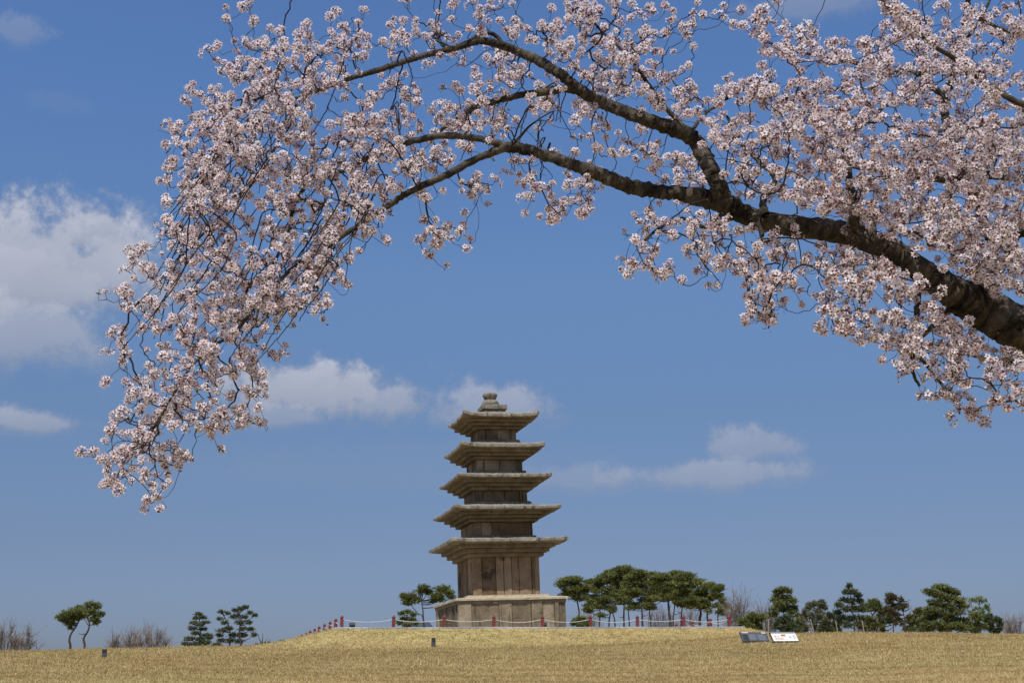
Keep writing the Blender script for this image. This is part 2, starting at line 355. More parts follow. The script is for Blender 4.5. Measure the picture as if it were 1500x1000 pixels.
i = np.arange(ny-1)[:, None]*nx; j = np.arange(nx-1)[None, :]
g.add(np.stack([X_, Y_, Z_], -1).reshape(-1, 3), np.stack([i+j, i+j+1, i+nx+j+1, i+nx+j], -1).reshape(-1, 4), .3+.4*bank(X_, Y_)[:-1, :-1].ravel())
tag(g.build('ground', M['turf'], smooth=True), kind='structure')

# short dry grass over the visible lawn
def grass():
    n = 260000
    y = 10.5+36*rs.rand(n)**0.9; x = (rs.rand(n)*2-1)*(y*0.42+1.2)
    lx = (x-CX)*ex[0]+(y-CY)*ex[1]; ly = (x-CX)*ey[0]+(y-CY)*ey[1]
    keep = ~((lx > XL-0.02) & (lx < XR+0.02) & (ly > YF-0.02)); x = x[keep]; y = y[keep]; n = len(x)
    z = ground(x, y)-0.005; mb = MB()
    pt = np.sin(x*1.1+2*np.sin(y*.7))*np.sin(y*1.3+1.9*np.sin(x*.8))+.7*np.sin(x*.31+y*.17+1)*np.sin(y*.43-x*.2+np.sin(x*.6)); tone = np.clip(0.44+0.09*pt+0.05*bank(x, y)+rs.randn(n)*0.17, 0, 1)
    for b in range(3):
        a = rs.rand(n)*2*PI; h = (0.014+0.024*rs.rand(n))*np.clip(y/24, .6, 1.3)*np.where(rs.rand(n) < .03, 2.2, 1)*np.where(pt > .3, 1.2, 1); w = (0.004+0.005*rs.rand(n))*np.clip(y/24, .5, 1.3); ln = rs.rand(n)*0.035; a2 = rs.rand(n)*2*PI
        ox = (rs.rand(n)-.5)*0.06; oy = (rs.rand(n)-.5)*0.06
        V = np.empty((n, 3, 3)); V[:, 0] = np.stack([x+ox-np.cos(a)*w, y+oy-np.sin(a)*w, z], -1); V[:, 1] = np.stack([x+ox+np.cos(a)*w, y+oy+np.sin(a)*w, z], -1)
        V[:, 2] = np.stack([x+ox+np.cos(a2)*ln, y+oy+np.sin(a2)*ln, z+h], -1)
        mb.add(V.reshape(-1, 3), np.arange(3*n).reshape(-1, 3), np.clip(tone+(rs.rand(n)-.5)*.3, 0, 1))
    tag(mb.build('grass', M['grass']), 'short dry straw coloured lawn grass covering the slope', 'grass', kind='stuff')
grass()

# terrace: granite kerb round a gravel bed
tb = MB()
def kerb_run(p, q, n, nrm):
    for k in range(n):
        a = np.array(p)+(np.array(q)-np.array(p))*k/n; b = np.array(p)+(np.array(q)-np.array(p))*((k+1)/n)
        dd = (b-a)/np.linalg.norm(b-a); a = a+dd*0.006; b = b-dd*0.006
        m_ = MB(); L = np.linalg.norm(b-a); box(m_, 0, L, 0, 0.26, -0.14, 0.002*rs.rand(), 0.012, jit=.006)
        V = np.concatenate(m_.v); w = a[None]+dd[None]*V[:, :1]+np.array(nrm)[None]*V[:, 1:2]
        P = np.array([T(w[r, 0], w[r, 1], ZT+V[r, 2]) for r in range(len(V))])
        t_ = rs.rand(); n0 = tb.n; tb.v.append(P); tb.n += len(P)
        tb.f4.append(m_.f4[0]+n0); tb.c4.append(np.full(len(m_.f4[0]), t_)); tb.m4.append(np.zeros(len(m_.f4[0]), int))
        tb.f3.append(m_.f3[0]+n0); tb.c3.append(np.full(len(m_.f3[0]), t_)); tb.m3.append(np.zeros(len(m_.f3[0]), int))
kerb_run((XL, YF), (XR, YF), 12, (0, 1)); kerb_run((XL, YB), (XR, YB), 12, (0, -1))
kerb_run((XL, YF+0.27), (XL, YB-.27), 13, (1, 0)); kerb_run((XR, YF+0.27), (XR, YB-.27), 13, (-1, 0))
tb.add([T(XL+.25, YF+.25, ZT-.02), T(XR-.25, YF+.25, ZT-.02), T(XR-.25, YB-.25, ZT-.02), T(XL+.25, YB-.25, ZT-.02)], [[0, 1, 2, 3]], 0.5, 1)
tag(tb.build('terrace', [M['kerb'], M['gravel']]), kind='structure')

# ------------------------------------------------------------------ pagoda
def ring_loft(mb, secs, ns=26, joints=(), chip=0.0, seed=0, mis=None, c=0.5):
    """square loft; secs = [(half, z, lift)] from bottom to top; lift raises the corners"""
    r_ = np.random.RandomState(seed); t = np.linspace(-1, 1, ns+1)[:-1]
    side = []
    for s in range(4):
        for u in t: side.append((s, u))
    nj = len(side); cj = r_.rand(nj)*chip; V = []; oj = r_.rand(nj)
    for q, (h, z, lf) in enumerate(secs):
        for k, (s, u) in enumerate(side):
            lift = lf*max(abs(u)**7, 0)+lf*0.25*u*u
            hh = h-cj[k]*(0.5+0.5*r_.rand())
            for jn in joints:
                if abs(u*h-jn) < h/ns*1.05 and s in (0, 1, 2, 3): hh -= 0.035*(1 if abs(u*h-jn) < h/ns*.6 else 0)
            a = (u*hh, -hh); x, y = a
            if u == -1: x = -hh
            for _ in range(s): x, y = -y, x
            V.append((x, y, z+lift+(r_.rand()-.5)*chip*.5))
    F = []; mi = []
    for q in range(len(secs)-1):
        for k in range(nj):
            F.append([q*nj+k, q*nj+(k+1) % nj, (q+1)*nj+(k+1) % nj, (q+1)*nj+k]); mi.append(0 if mis is None else mis[q])
    mb.add(V, F, c, mi)
    n0 = mb.n-len(V)
    for q in (0, len(secs)-1):
        Vc = np.array([V[q*nj+k] for k in range(nj)]+[(0, 0, secs[q][1])])
        mb.add(Vc, [[k, (k+1) % nj, nj] for k in range(nj)], c, 0 if mis is None else mis[-1 if q else 0])
pag = empty('stone_pagoda', (CX, CY, PZ), 'tall weathered five storey stone pagoda standing on the terrace behind the red posts', 'pagoda')
pag['_o'] = [0, 0, 0]; pag.rotation_euler = (0, -TILT, TH)
def wall_blocks(mb, h, z0, z1, splits, depth=0.16, proud=None, bev=0.012, seed=0, tone=None):
    """four faces of upright stone slabs; splits = fractions along the face; proud = how far each slab stands out"""
    r_ = np.random.RandomState(seed)
    box(mb, -h+depth*.6, h-depth*.6, -h+depth*.6, h-depth*.6, z0+0.003, z1-0.003, 0, .3)
    for s in range(4):
        for k in range(len(splits)-1):
            a = -h+splits[k]*2*h; b = -h+splits[k+1]*2*h
            if k == len(splits)-2: b -= depth+0.004          # butt against the next face
            pr = (proud[k] if proud else 0)+r_.rand()*0.008
            g_ = 0.005+0.006*r_.rand(); m_ = MB()
            box(m_, a+g_, b-g_, -h-pr, -h+depth, z0+0.002*r_.rand(), z1-0.004*r_.rand(), bev, jit=0.008)
            V = np.concatenate(m_.v).copy()
            for _ in range(s): V = np.stack([-V[:, 1], V[:, 0], V[:, 2]], -1)
            n0 = mb.n; mb.v.append(V); mb.n += len(V); c = r_.rand()
            mb.f4.append(m_.f4[0]+n0); mb.c4.append(np.full(len(m_.f4[0]), c)); mb.m4.append(np.zeros(len(m_.f4[0]), int))
            mb.f3.append(m_.f3[0]+n0); mb.c3.append(np.full(len(m_.f3[0]), c)); mb.m3.append(np.zeros(len(m_.f3[0]), int))
# base: footing, panelled wall, sloping cap
b = MB(); wall_blocks(b, 1.81, -1.09, -0.115, [0, .14, .145, .345, .36, .475, .48, .66, .665, .79, .80, .915, 1.0] if False else [0, .125, .38, .50, .68, .79, .90, 1.0], 0.2,
                      [.03, 0, .03, 0, .03, 0, .03], seed=3)
b.build('base_wall', M['stone'], pag)
b = MB(); ring_loft(b, [(1.80, -0.135, 0), (1.865, -0.13, 0), (1.865, -0.045, 0), (1.925, -0.035, 0), (1.93, 0.03, 0), (1.90, 0.045, 0), (1.42, 0.10, 0), (1.41, 0.165, 0), (1.22, 0.17, 0)], 26, (-0.62, 0.55), 0.02, 4, mis=[1, 1, 1, 0, 0, 0, 0, 0])
b.build('base_cap', [M['capstone'], M['stone']], pag)
bodies = [(1.15, 0.172, 1.437), (1.015, 2.16, 2.625), (0.90, 3.335, 3.713), (0.795, 4.41, 4.795), (0.65, 5.51, 5.876)]
splits = [[0, .14, .35, .47, .59, .70, .89, 1.0], [0, .13, .30, .88, 1.0], [0, .14, .56, .86, 1.0], [0, .14, .50, .87, 1.0], [0, .18, .50, .84, 1.0]]
prd = [[.02, 0, .0, .005, 0, 0, .02], [.015, 0, 0, .015], [.015, 0, 0, .015], [.015, 0, 0, .015], [.015, 0, 0, .015]]
roofs = [(2.03, 2.018, 1.885, .03, 1.15, 3), (1.871, 3.125, 3.005, .05, 1.03, 3), (1.65, 4.222, 4.105, .04, .92, 3), (1.496, 5.325, 5.19, .075, .81, 3), (1.354, 6.42, 6.29, .09, .66, 3)]
for k, (h, z0, z1) in enumerate(bodies):
    b = MB(); wall_blocks(b, h, z0, z1, splits[k], 0.15, prd[k], seed=10+k)
    b.build('storey', M['bodystone'] if k < 2 else M['stone'], pag)
for k, (h, zt, zb, lift, hb, nst) in enumerate(roofs):
    ztop = (bodies[k+1][1] if k < 4 else 6.66); hn = bodies[k+1][0] if k < 4 else 0.26
    zc = bodies[k][2]; rr = zb-lift*1.1-zc; st = rr/nst; off = 0.163
    secs = []
    for s in range(nst):
        secs += [(hb+off*(s+1)-0.012, zc+st*s, 0), (hb+off*(s+1), zc+st*s+0.014, 0), (hb+off*(s+1), zc+st*(s+1)-.022, 0), (hb+off*(s+1)-.05, zc+st*(s+1)-.02, 0), (hb+off*(s+1)-.05, zc+st*(s+1)-.001, 0)]
    b = MB(); ring_loft(b, secs, 26, ((-0.35*h, 0.1*h, .4*h)[k % 3],), 0.012, 30+k)
    b.build('corbels', M['stone'], pag)
    he = zt-zb; zb2 = zb-lift; zt2 = zt-lift
    # corner lift 1.25*lift at the tip; the mid-side stays at the low value
    L = lift/1.25*1.2
    secs = [(hb+off*nst-0.01, zb2-0.02, 0), (h-0.06, zb2, L), (h, zb2+0.02, L), (h+0.005, zt2-0.03, L), (h-0.02, zt2, L)]
    for f_ in (0.2, 0.4, 0.6, 0.8, 1.0):
        hh = h+(hn+0.14-h)*f_; secs.append((hh, zt2+(ztop-0.09-zt2)*(f_**1.25), L*(1-f_)**2))
    secs += [(hn+0.135, ztop-0.02, 0), (hn+0.10, ztop, 0)]
    b = MB(); ring_loft(b, secs, 30, (-0.3*h+0.2*k*.3, 0.42*h-.12*k) if k < 4 else (0.06*h,), 0.042, 50+k, mis=[1]+[0]*(len(secs)-4)+[1, 1])
    b.build('roof', [M['roofstone'], M['stone']], pag)
def lathe(mb, prof, n=16, c=0.5, lobes=0, amp=0.0, seed=0, cx=0., cy=0.):
    r_ = np.random.RandomState(seed); V = []
    for (r, z) in prof:
        for k in range(n):
            a = k/n*2*PI; q = r*(1+amp*abs(math.sin(a*lobes/2))+0.05*(r_.rand()-.5)) if lobes else r*(1+0.07*(r_.rand()-.5))
            V.append((cx+q*math.cos(a), cy+q*math.sin(a), z))
    F = [[q*n+k, q*n+(k+1) % n, (q+1)*n+(k+1) % n, (q+1)*n+k] for q in range(len(prof)-1) for k in range(n)]
    mb.add(V, F, c)
fin = MB(); box(fin, -0.44, 0.44, -0.44, 0.44, 6.65, 6.83, 0.015, .35, jit=.02); f0 = fin.build('finial', M['roofstone'], pag)
fd = MB(); lathe(fd, [(0.0, 6.83), (.29, 6.832), (.31, 6.88), (.30, 6.96), (.24, 7.04), (.14, 7.07), (.0, 7.07)], 16, .3, seed=2, cx=-.06); fd.build('finial_dome', M['roofstone'], f0, smooth=True)
fd = MB(); lathe(fd, [(0.0, 7.06), (.17, 7.065), (.19, 7.10), (.21, 7.16), (.24, 7.23), (.22, 7.29), (.12, 7.285), (0, 7.26)], 24, .3, lobes=8, amp=.14, seed=3, cx=-.06); fd.build('finial_flower', M['roofstone'], f0, smooth=True)

# ------------------------------------------------------------------ rope fence round the terrace
fence = empty('rope_fence', T(XL+.24, YF+.2, ZT), 'low rope fence of short red posts and sagging white rope around the stone terrace', 'fence')
SPC = 1.5307; corners_x = [-5.968+SPC*k for k in range(9)]
pts = [(x, -5.0) for x in corners_x]; xr = corners_x[-1]; NS = 9
rowL = [(-5.968, -5.0+SPC*k) for k in range(1, NS+1)]; rowR = [(xr, -5.0+SPC*k) for k in range(1, NS+1)]
rowB = [(x, -5.0+SPC*NS) for x in corners_x[1:-1]]
def post_mesh():
    b = MB(); s = 0.045
    box(b, -s, s, -s, s, -0.08, 0.245, 0.008); box(b, -s*.78, s*.78, -s*.78, s*.78, 0.245, 0.275, 0)
    box(b, -s*1.08, s*1.08, -s*1.08, s*1.08, 0.275, 0.315, 0.008)
    b.add([(-s, -s, .315), (s, -s, .315), (s, s, .315), (-s, s, .315), (0, 0, .365)], [[0, 1, 4], [1, 2, 4], [2, 3, 4], [3, 0, 4]])
    return b.mesh('post', M['red'])
pm = post_mesh(); fo = np.array(fence['_o'])
for (x, y) in pts+rowL+rowR+rowB:
    o = bpy.data.objects.new('post', pm); COL.objects.link(o); o.parent = fence
    o.location = tuple(T(x, y, ZT-0.003)-fo); o.rotation_euler = ((rs.rand()-.5)*.05, (rs.rand()-.5)*.05, TH+(rs.rand()-.5)*.15)
def rope(a, b_, za=.225, sag=.07):
    t = np.linspace(0, 1, 13); P = np.array([T(a[0]+(b_[0]-a[0])*q, a[1]+(b_[1]-a[1])*q, ZT+za-sag*4*q*(1-q)) for q in t])
    m_ = MB(); tube(m_, P, 0.010, 6); m_.build('rope', M['rope'], fence, smooth=True)
def run(seq):
    for k in range(len(seq)-1):
        a = np.array(seq[k]); b_ = np.array(seq[k+1]); d = (b_-a)/np.linalg.norm(b_-a)*0.05
        rope(a+d, b_-d, sag=.045+.045*rs.rand())
run(pts); run([pts[0]]+rowL); run([pts[-1]]+rowR); run([rowL[-1]]+rowB+[rowR[-1]])

# floodlights on the terrace
for k, (px, lab) in enumerate([(516, 'small black floodlight on the terrace beside the left corner post'), (797, 'small black floodlight at the foot of the pagoda on its right side')]):
    q = None
    d = ray(px, 914); o_ = np.array([0-CX, 0-CY]); t_ = (-4.55-o_@ey)/(d[:2]@ey); P = np.array([d[0]*t_, d[1]*t_, ZT])
    e = empty('floodlight', P, lab, 'floodlight', 'floodlights on the terrace')
    b = MB(); box(b, P[0]-.02, P[0]+.02, P[1]-.02, P[1]+.02, ZT-.02, ZT+.05, 0); b.build('stand', M['black'], e)
    b = MB(); box(b, -.085, .085, -.05, .05, -.055, .055, .012); o = b.build('lamp_housing', M['black'], e, origin=(0, 0, 0)); o.location = (0, 0, .105); o.rotation_euler = (-.6, 0, TH)
    b = MB(); box(b, -.07, .07, .05, .056, -.042, .042, 0); b.build('lens', M['lens'], o, origin=(0, 0, 0))

# bollard lamps on the lawn
for k, (px, p0, p1, w, lab) in enumerate([(152.5, 950.5, 963, 6.2, 'small dark square lawn lamp at the far left near the twin pines'), (635, 934, 947, 6.0, 'small dark square lawn lamp on the slope below the pagoda')]):
    P = ghit(px, p1); s = ppm(P[1], P[2]); h = (p1-p0)/s; r = w/s/2
    e = empty('lawn_lamp', P, lab, 'lawn lamp', 'square lamps on the lawn')
    b = MB(); box(b, -r, r, -r, r, -.05, h*.55, .008); o = b.build('housing', M['slate'], e, origin=(0, 0, 0)); o.rotation_euler[2] = .15
    b = MB()
    for q in range(3): box(b, -r*.96, r*.96, -r*.96, r*.96, h*(.60+.12*q), h*(.66+.12*q), .003)
    for sx in (-1, 1):
        for sy in (-1, 1): box(b, sx*r*.8-.008, sx*r*.8+.008, sy*r*.8-.008, sy*r*.8+.008, h*.55, h*.93, 0)
    o = b.build('louvres', M['black'], e, origin=(0, 0, 0)); o.rotation_euler[2] = .15
    b = MB(); box(b, -r*.5, r*.5, -r*.5, r*.5, h*.55, h*.93, .004); o = b.build('lamp_glass', M['lens'], e, origin=(0, 0, 0))
    b = MB(); box(b, -r*1.04, r*1.04, -r*1.04, r*1.04, h*.93, h, .008); o = b.build('cap', M['slate'], e, origin=(0, 0, 0)); o.rotation_euler[2] = .15

# information boards
def board(name, tl, tr, br, bl, lab, face, printer):
    Yb = ghit((bl[0]+br[0])/2, 941)[1]-0.05; 
    def pl(q, ly): 
        d = ray(*q); t_ = ly/(d@np.array([-math.sin(TH), math.cos(TH), 0])); return np.array([0, 0, EYE])+d*t_
    L0 = Yb*math.cos(TH)-((bl[0]-750)/FPX*Yb)*math.sin(TH)
    A, B = pl(bl, L0), pl(br, L0); C, D = pl(tr, L0+.22), pl(tl, L0+.22)
    u = (B-A); wd = np.linalg.norm(u); u /= wd; v = D-A; v -= u*(v@u); ht = np.linalg.norm(v); v /= ht; n = np.cross(u, v)
    base = (A+B)/2; base[2] = gz(base[0], base[1])
    e = empty(name, base, lab, 'sign', 'slanted information boards')
    def slab(nm, x0, x1, y0, y1, z0, z1, mt, par=e, bev=.003):
        m_ = MB(); box(m_, x0, x1, y0, y1, z0, z1, bev); V = m_.v[0]
        m_.v = [A[None]+u[None]*V[:, :1]+v[None]*V[:, 1:2]+n[None]*V[:, 2:3]]
        return m_.build(nm, mt, None, origin=tuple(base)) if False else m_.build(nm, mt, e)
    slab('frame', 0, wd, 0, ht, -.05, 0, M['slate'], bev=.008)
    pn = slab('panel', .02, wd-.02, .02, ht-.018, .0005, .006, M[face])
    printer(slab, wd, ht)
    for q in (.12, .88):
        P0 = A+u*(wd*q)+v*(ht*.5)-n*.03; P1 = P0.copy(); P1[2] = gz(P1[0], P1[1])-.1; m_ = MB(); tube(m_, [P1, P0], .02, 8); m_.build('leg', M['slate'], e)
def rows(slab, x0, x1, y0, y1, n, mt):
    m_ = []
    for k in range(n):
        y = y1-(y1-y0)*(k+.7)/n
        slab('text_line', x0, x0+(x1-x0)*(.75+.25*rs.rand()), y, y+(y1-y0)/n*.42, .0065, .0075, mt, bev=0)
def pr_dark(slab, w, h):
    slab('text_line', w*.06, w*.30, h*.86, h*.92, .0065, .0075, M['whitepanel'], bev=0); slab('emblem', w*.80, w*.95, h*.85, h*.92, .0065, .0075, M['whitepanel'], bev=0)
    rows(slab, w*.28, w*.56, h*.12, h*.72, 6, M['greyprint']); rows(slab, w*.62, w*.93, h*.12, h*.72, 6, M['greyprint']); slab('print_block', w*.06, w*.25, h*.1, h*.72, .0065, .0075, M['black'], bev=0)
def pr_white(slab, w, h):
    slab('header', .02, w-.02, h*.80, h-.018, .0065, .0072, M['greyprint'], bev=0)
    slab('picture', w*.12, w*.20, h*.48, h*.6, .0065, .0075, M['brownprint'], bev=0); slab('picture', w*.25, w*.3, h*.50, h*.6, .0065, .0075, M['brownprint'], bev=0)
    slab('picture', w*.38, w*.56, h*.52, h*.72, .0065, .0075, M['brownprint'], bev=0); rows(slab, w*.1, w*.52, h*.18, h*.42, 3, M['brownprint'])
    rows(slab, w*.66, w*.78, h*.3, h*.6, 4, M['greyprint']); rows(slab, w*.82, w*.93, h*.25, h*.7, 5, M['greyprint'])
board('information_board', (1084, 924.6), (1122, 924.6), (1128, 939), (1088.7, 938.5), 'slanted dark grey information board on the lawn, left of the white one', 'darkpanel', pr_dark)
board('information_board', (1128.6, 924.8), (1166, 924.8), (1171.5, 939), (1133, 939.3), 'slanted white information board with brown pictures in a dark frame', 'whitepanel', pr_white)

# ------------------------------------------------------------------ background trees
def tufts(mb, P, outd, L, Wd, k=4, upb=0.4, tone=None, dense=1):
    n = len(P); tone = rs.rand(n) if tone is None else tone
    for q in range(k):
        d = outd*0.5+rs.randn(n, 3)*0.55; d[:, 2] += upb; d /= np.linalg.norm(d, axis=1)[:, None]+1e-6
        w = np.cross(d, rs.randn(n, 3)); w /= np.linalg.norm(w, axis=1)[:, None]+1e-6
        ln = (L*(0.6+0.8*rs.rand(n)))[:, None]; ww = Wd*(0.7+0.6*rs.rand(n))[:, None]
        V = np.stack([P-w*ww, P+w*ww, P+d*ln+w*ww*.35, P+d*ln-w*ww*.35], 1)
        mb.add(V.reshape(-1, 3), np.arange(4*n).reshape(-1, 4), np.clip(tone+(rs.rand(n)-.5)*.25, 0, 1))
def pad(mb, c, r, n, L=.26, Wd=.035, k=4, upb=.45, tbase=.45):
    q = rs.randn(n, 3); q /= np.linalg.norm(q, axis=1)[:, None]; rad = rs.rand(n)**0.45
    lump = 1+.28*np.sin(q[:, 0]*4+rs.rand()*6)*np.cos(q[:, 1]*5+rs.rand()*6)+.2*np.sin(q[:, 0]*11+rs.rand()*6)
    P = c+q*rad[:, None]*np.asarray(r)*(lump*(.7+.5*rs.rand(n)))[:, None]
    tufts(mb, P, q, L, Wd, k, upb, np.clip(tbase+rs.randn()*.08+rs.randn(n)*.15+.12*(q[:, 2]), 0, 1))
def wob(P, a): P = np.array(P, float); P[1:-1] += rs.randn(len(P)-2, 3)*a; return P
def pine(label, Y, trunk, pads, mt='needles', dens=1.0, group=None, cat='tree', name='pine_tree', rt=2.0, L=.26, upb=.45, bark='pinebark', dz=.55, Wd=.035, trunks=None, bare=0):
    s = ppm(Y, 5); tk = [trunk]+(trunks or [])
    base = U(trunk[0][0], trunk[0][1], Y); zg = gz(base[0], Y); base[2] = zg
    e = empty(name, base, label, cat, group)
    tm = MB(); tops = []
    for tr in tk:
        P = [U(p[0], p[1], Y+(rs.rand()-.5)*.15) for p in tr]; b0 = P[0].copy(); b0[2] = gz(b0[0], b0[1])-.1; P = [b0]+P
        C = catmull(P, 5); t = np.linspace(0, 1, len(C)); r0 = (tr[0][2] if len(tr[0]) > 2 else rt)/s
        tube(tm, C, r0*(1.1-.75*t), 8, jit=.15); tops.append(C)
    allC = np.vstack(tops); cm = MB()
    for (px, py, rx, ry) in pads:
        rx *= 1.1; ry *= .95
        c = U(px, py, Y+(rs.rand()-.5)*2*rx/s*dz*1.6); r = np.array([rx/s, rx/s*.85, ry/s])
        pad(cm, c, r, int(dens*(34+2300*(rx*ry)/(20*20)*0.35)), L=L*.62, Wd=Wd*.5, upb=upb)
        lowc = allC[allC[:, 2] < c[2]+.15]; 
        if len(lowc) == 0: lowc = allC
        dd = np.linalg.norm(lowc-c, axis=1)+.5*np.abs(lowc[:, 2]-(c[2]-.35*np.linalg.norm((lowc-c)[:, :2], axis=1)))
        a = lowc[dd.argmin()]; mid = (a+c)/2+np.array([0, 0, -.12*np.linalg.norm(c-a)])
        tube(tm, catmull([a, mid, c], 4), np.linspace(.9, .3, 9)*max(.032, .4/s), 5)
        for q in range(2):
            ee = c+rs.randn(3)*r*.7; tube(tm, [mid*.4+c*.6, ee], [.03, .012], 4, cap=False)
    for q in range(bare):
        a = allC[rs.randint(len(allC)//3, len(allC))]; d = rs.randn(3); d[2] = abs(d[2])*.5-.1; d *= .9/np.linalg.norm(d); tube(tm, catmull([a, a+d*.35, a+d*.6+np.array([0, 0, .1])], 3), np.linspace(.03, .008, 7), 4)
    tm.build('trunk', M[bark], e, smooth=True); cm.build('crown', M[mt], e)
    return e
def autopads(cx, top, bot, hw, n, rx=.36, ry=.30, shape='dome', seed=0):
    r_ = np.random.RandomState(seed); out = []; H = bot-top
    for k in range(n):
        if shape == 'dome':
            u = -0.95+1.9*(k+.5*r_.rand())/n if k < n*.55 else (r_.rand()*2-1)*.8
            edge = top+H*.55*(1-math.sqrt(max(0, 1-u*u*.9))); lay = r_.rand()*.12 if k < n*.55 else .25+.65*r_.rand()
            out.append((cx+u*hw*.8, edge+(bot-edge)*lay+3, hw*rx*(.75+.5*r_.rand()), max(2.2, hw*rx*ry*(.8+.5*r_.rand()))))
        elif shape == 'cone':
            f = (k+.5)/n; w = hw*(.18+.82*f**.8); sd = (-1) ** k
            out.append((cx+sd*w*(.35+.3*r_.rand()), top+H*f, w*.45*(.8+.4*r_.rand())+1.5, max(1.6, H/n*.55)))
        else:
            u = r_.rand()*2-1; v = r_.rand(); w = math.sqrt(max(0.05, 1-(2*v-1)**2*.75))
            out.append((cx+u*hw*w*.8, top+2+H*v, hw*rx*(.5+.5*r_.rand()), hw*ry*(.5+.5*r_.rand())))
    return out
# twin pines on the left
GP = 'background pine trees'
pine('left of the twin flat topped pines at far left, leaning right', 72, [(103, 948, 1.9), (101.5, 938), (104, 928), (111, 918), (116, 909)],
     [(92, 905, 9, 4), (101, 899, 10, 5), (112, 895, 11, 5.5), (119, 903, 7, 4), (103, 913, 7, 4), (97, 908, 8, 4), (108, 905, 9, 4), (88, 903, 5, 3), (103, 919, 3, 2)], dens=1.25, rt=1.9, L=.2)
pine('right of the twin flat topped pines at far left, taller with crooked trunk', 74, [(124, 948, 1.9), (122.5, 935), (129, 923), (131, 913), (127, 904)],
     [(122, 892, 8, 4), (134, 885, 10, 4), (142, 888, 6, 4), (127, 898, 9, 4), (142, 900, 9, 4), (149, 899, 4, 2.5), (134, 895, 8, 3.5), (141, 911, 6, 3.5), (116, 890, 6, 3), (138, 906, 6, 3)], dens=1.25, L=.2, bare=2)
# layered conifers
pine('small dark layered conifer left of the open crowned pine', 70, [(292, 946, 1.6), (293, 925), (292, 900)],
     [(291, 899, 6, 2), (287, 905, 5, 1.8), (297, 904, 6, 1.8), (284, 912, 6, 2), (301, 911, 7, 1.8), (293, 915, 6, 2), (281, 920, 6, 2.2), (297, 921, 7, 2), (287, 927, 7, 2.2), (302, 930, 8, 2.2), (278, 935, 8, 2.5), (294, 936, 9, 2.5),
      (274, 943, 8, 2.2), (288, 943, 9, 2.5), (303, 941, 7, 3), (307, 934, 4, 2)], 'needles_dark', dens=1.3, L=.16, Wd=.03)
pine('open crowned dark pine with two trunks right of the layered conifer', 70, [(336.5, 946, 1.3), (337, 925), (330, 905), (325, 898)],
     [(324, 896, 4, 2.2), (333, 898, 4, 1.8), (322, 906, 4, 2), (330, 912, 5, 2.4), (326, 923, 7, 3), (321, 930, 5, 2.5), (335, 920, 6, 2.5), (341, 903, 4, 2), (345, 894, 6, 2.5), (354, 891, 5, 2.5), (360, 889, 4, 2), (348, 902, 6, 2.5), (358, 903, 6, 2.2),
      (366, 897, 4, 2), (374, 901, 3, 1.5), (351, 912, 8, 3), (364, 911, 5, 2.5), (356, 921, 7, 2.5), (343, 930, 8, 3), (368, 921, 4, 1.8), (357, 930, 6, 2.5), (373, 929, 4, 2.5), (338, 938, 7, 3), (350, 939, 6, 3), (324, 938, 5, 2.5)],
     'needles_dark', dens=1.1, trunks=[[(353, 946, 1.6), (350, 930), (352, 912), (350, 897)]], L=.17, Wd=.03)
pine('tall slim pine with forked trunk behind the left side of the pagoda', 66, [(620.5, 917, 1.6), (620, 905), (619.5, 893), (617, 880)],
     [(594, 877, 7, 4), (603, 874, 10, 6), (610, 879, 6, 4), (597, 883, 7, 3), (621, 860, 7, 4), (616, 866, 6, 3.5), (627, 866, 7, 3.5), (638, 872, 8, 4.5), (648, 863, 11, 5), (656, 868, 9, 4), (644, 877, 7, 4), (661, 874, 5, 3), (634, 880, 4, 2.5), (590, 872, 4, 2.5)],
     dens=1.25, trunks=[[(620, 909, .9), (612, 898), (604, 888), (600, 881)]], L=.2, bare=4)
pine('small young pine below the forked trunk beside the pagoda', 60, [(597, 917, 1.0), (598, 905), (597, 898)],
     [(588, 898, 4, 2), (598, 896, 5, 2.5), (606, 900, 4, 2), (592, 906, 6, 2.5), (604, 908, 6, 2.5), (585, 912, 5, 2.5), (596, 914, 7, 2.5), (609, 913, 4, 2)], dens=1, L=.16)
# grove of umbrella pines
GR = [(846, 843, 842, 877, 26, 'left end pine of the grove, its bare trunk beside the pagoda base'), (878, 871, 845, 897, 21, 'pine with low crown, second in the grove from the pagoda'),
      (892, 889, 838, 905, 22, 'pine whose foliage hangs lowest, in the left part of the grove'), (901, 900, 832, 885, 24, 'pine in the left middle of the grove with a thin straight trunk'),
      (914, 916, 826, 878, 27, 'tallest pine at the crest of the grove'), (922, 926, 830, 884, 23, 'pine just right of the tallest one in the grove'),
      (941, 940, 832, 893, 27, 'pine with drooping crown in the middle of the grove'), (953, 958, 836, 880, 23, 'thin trunked pine in the middle of the grove, before the gap'),
      (982, 974, 838, 876, 24, 'thick trunked pine right of the gap in the grove'), (986, 993, 834, 880, 27, 'broad pine topping the right half of the grove'),
      (998, 1006, 837, 888, 25, 'leaning pine of the right half of the grove'), (1025, 1022, 845, 892, 22, 'pine near the right end of the grove with separate lower tier'),
      (1037, 1040, 851, 897, 21, 'low crowned pine near the right end of the grove'), (1052, 1055, 853, 900, 13, 'slim spiky pine at the right end of the grove')]
for k, (tx, cx, top, bot, hw, lab) in enumerate(GR):
    Yd = 92+[0, 9, 3, 14, 6, 12, 2, 10, 1, 8, 4, 11, 5, 0][k]
    pine(lab, Yd, [(tx, 915, [1.7, 1.3, 1.2, 1.2, 1.6, 1.2, 1.7, 1.1, 2.6, 1.4, 1.4, 2.3, 1.6, 1.2][k]), (tx+rs.randn()*1.5, 897), (tx*.6+cx*.4+rs.randn(), 880), (cx, top+10)],
         autopads(cx, top+1, bot, hw, 36, .35, .25, seed=100+k), dens=1.5, group='pines of the grove', L=.24, Wd=.045, bare=3)
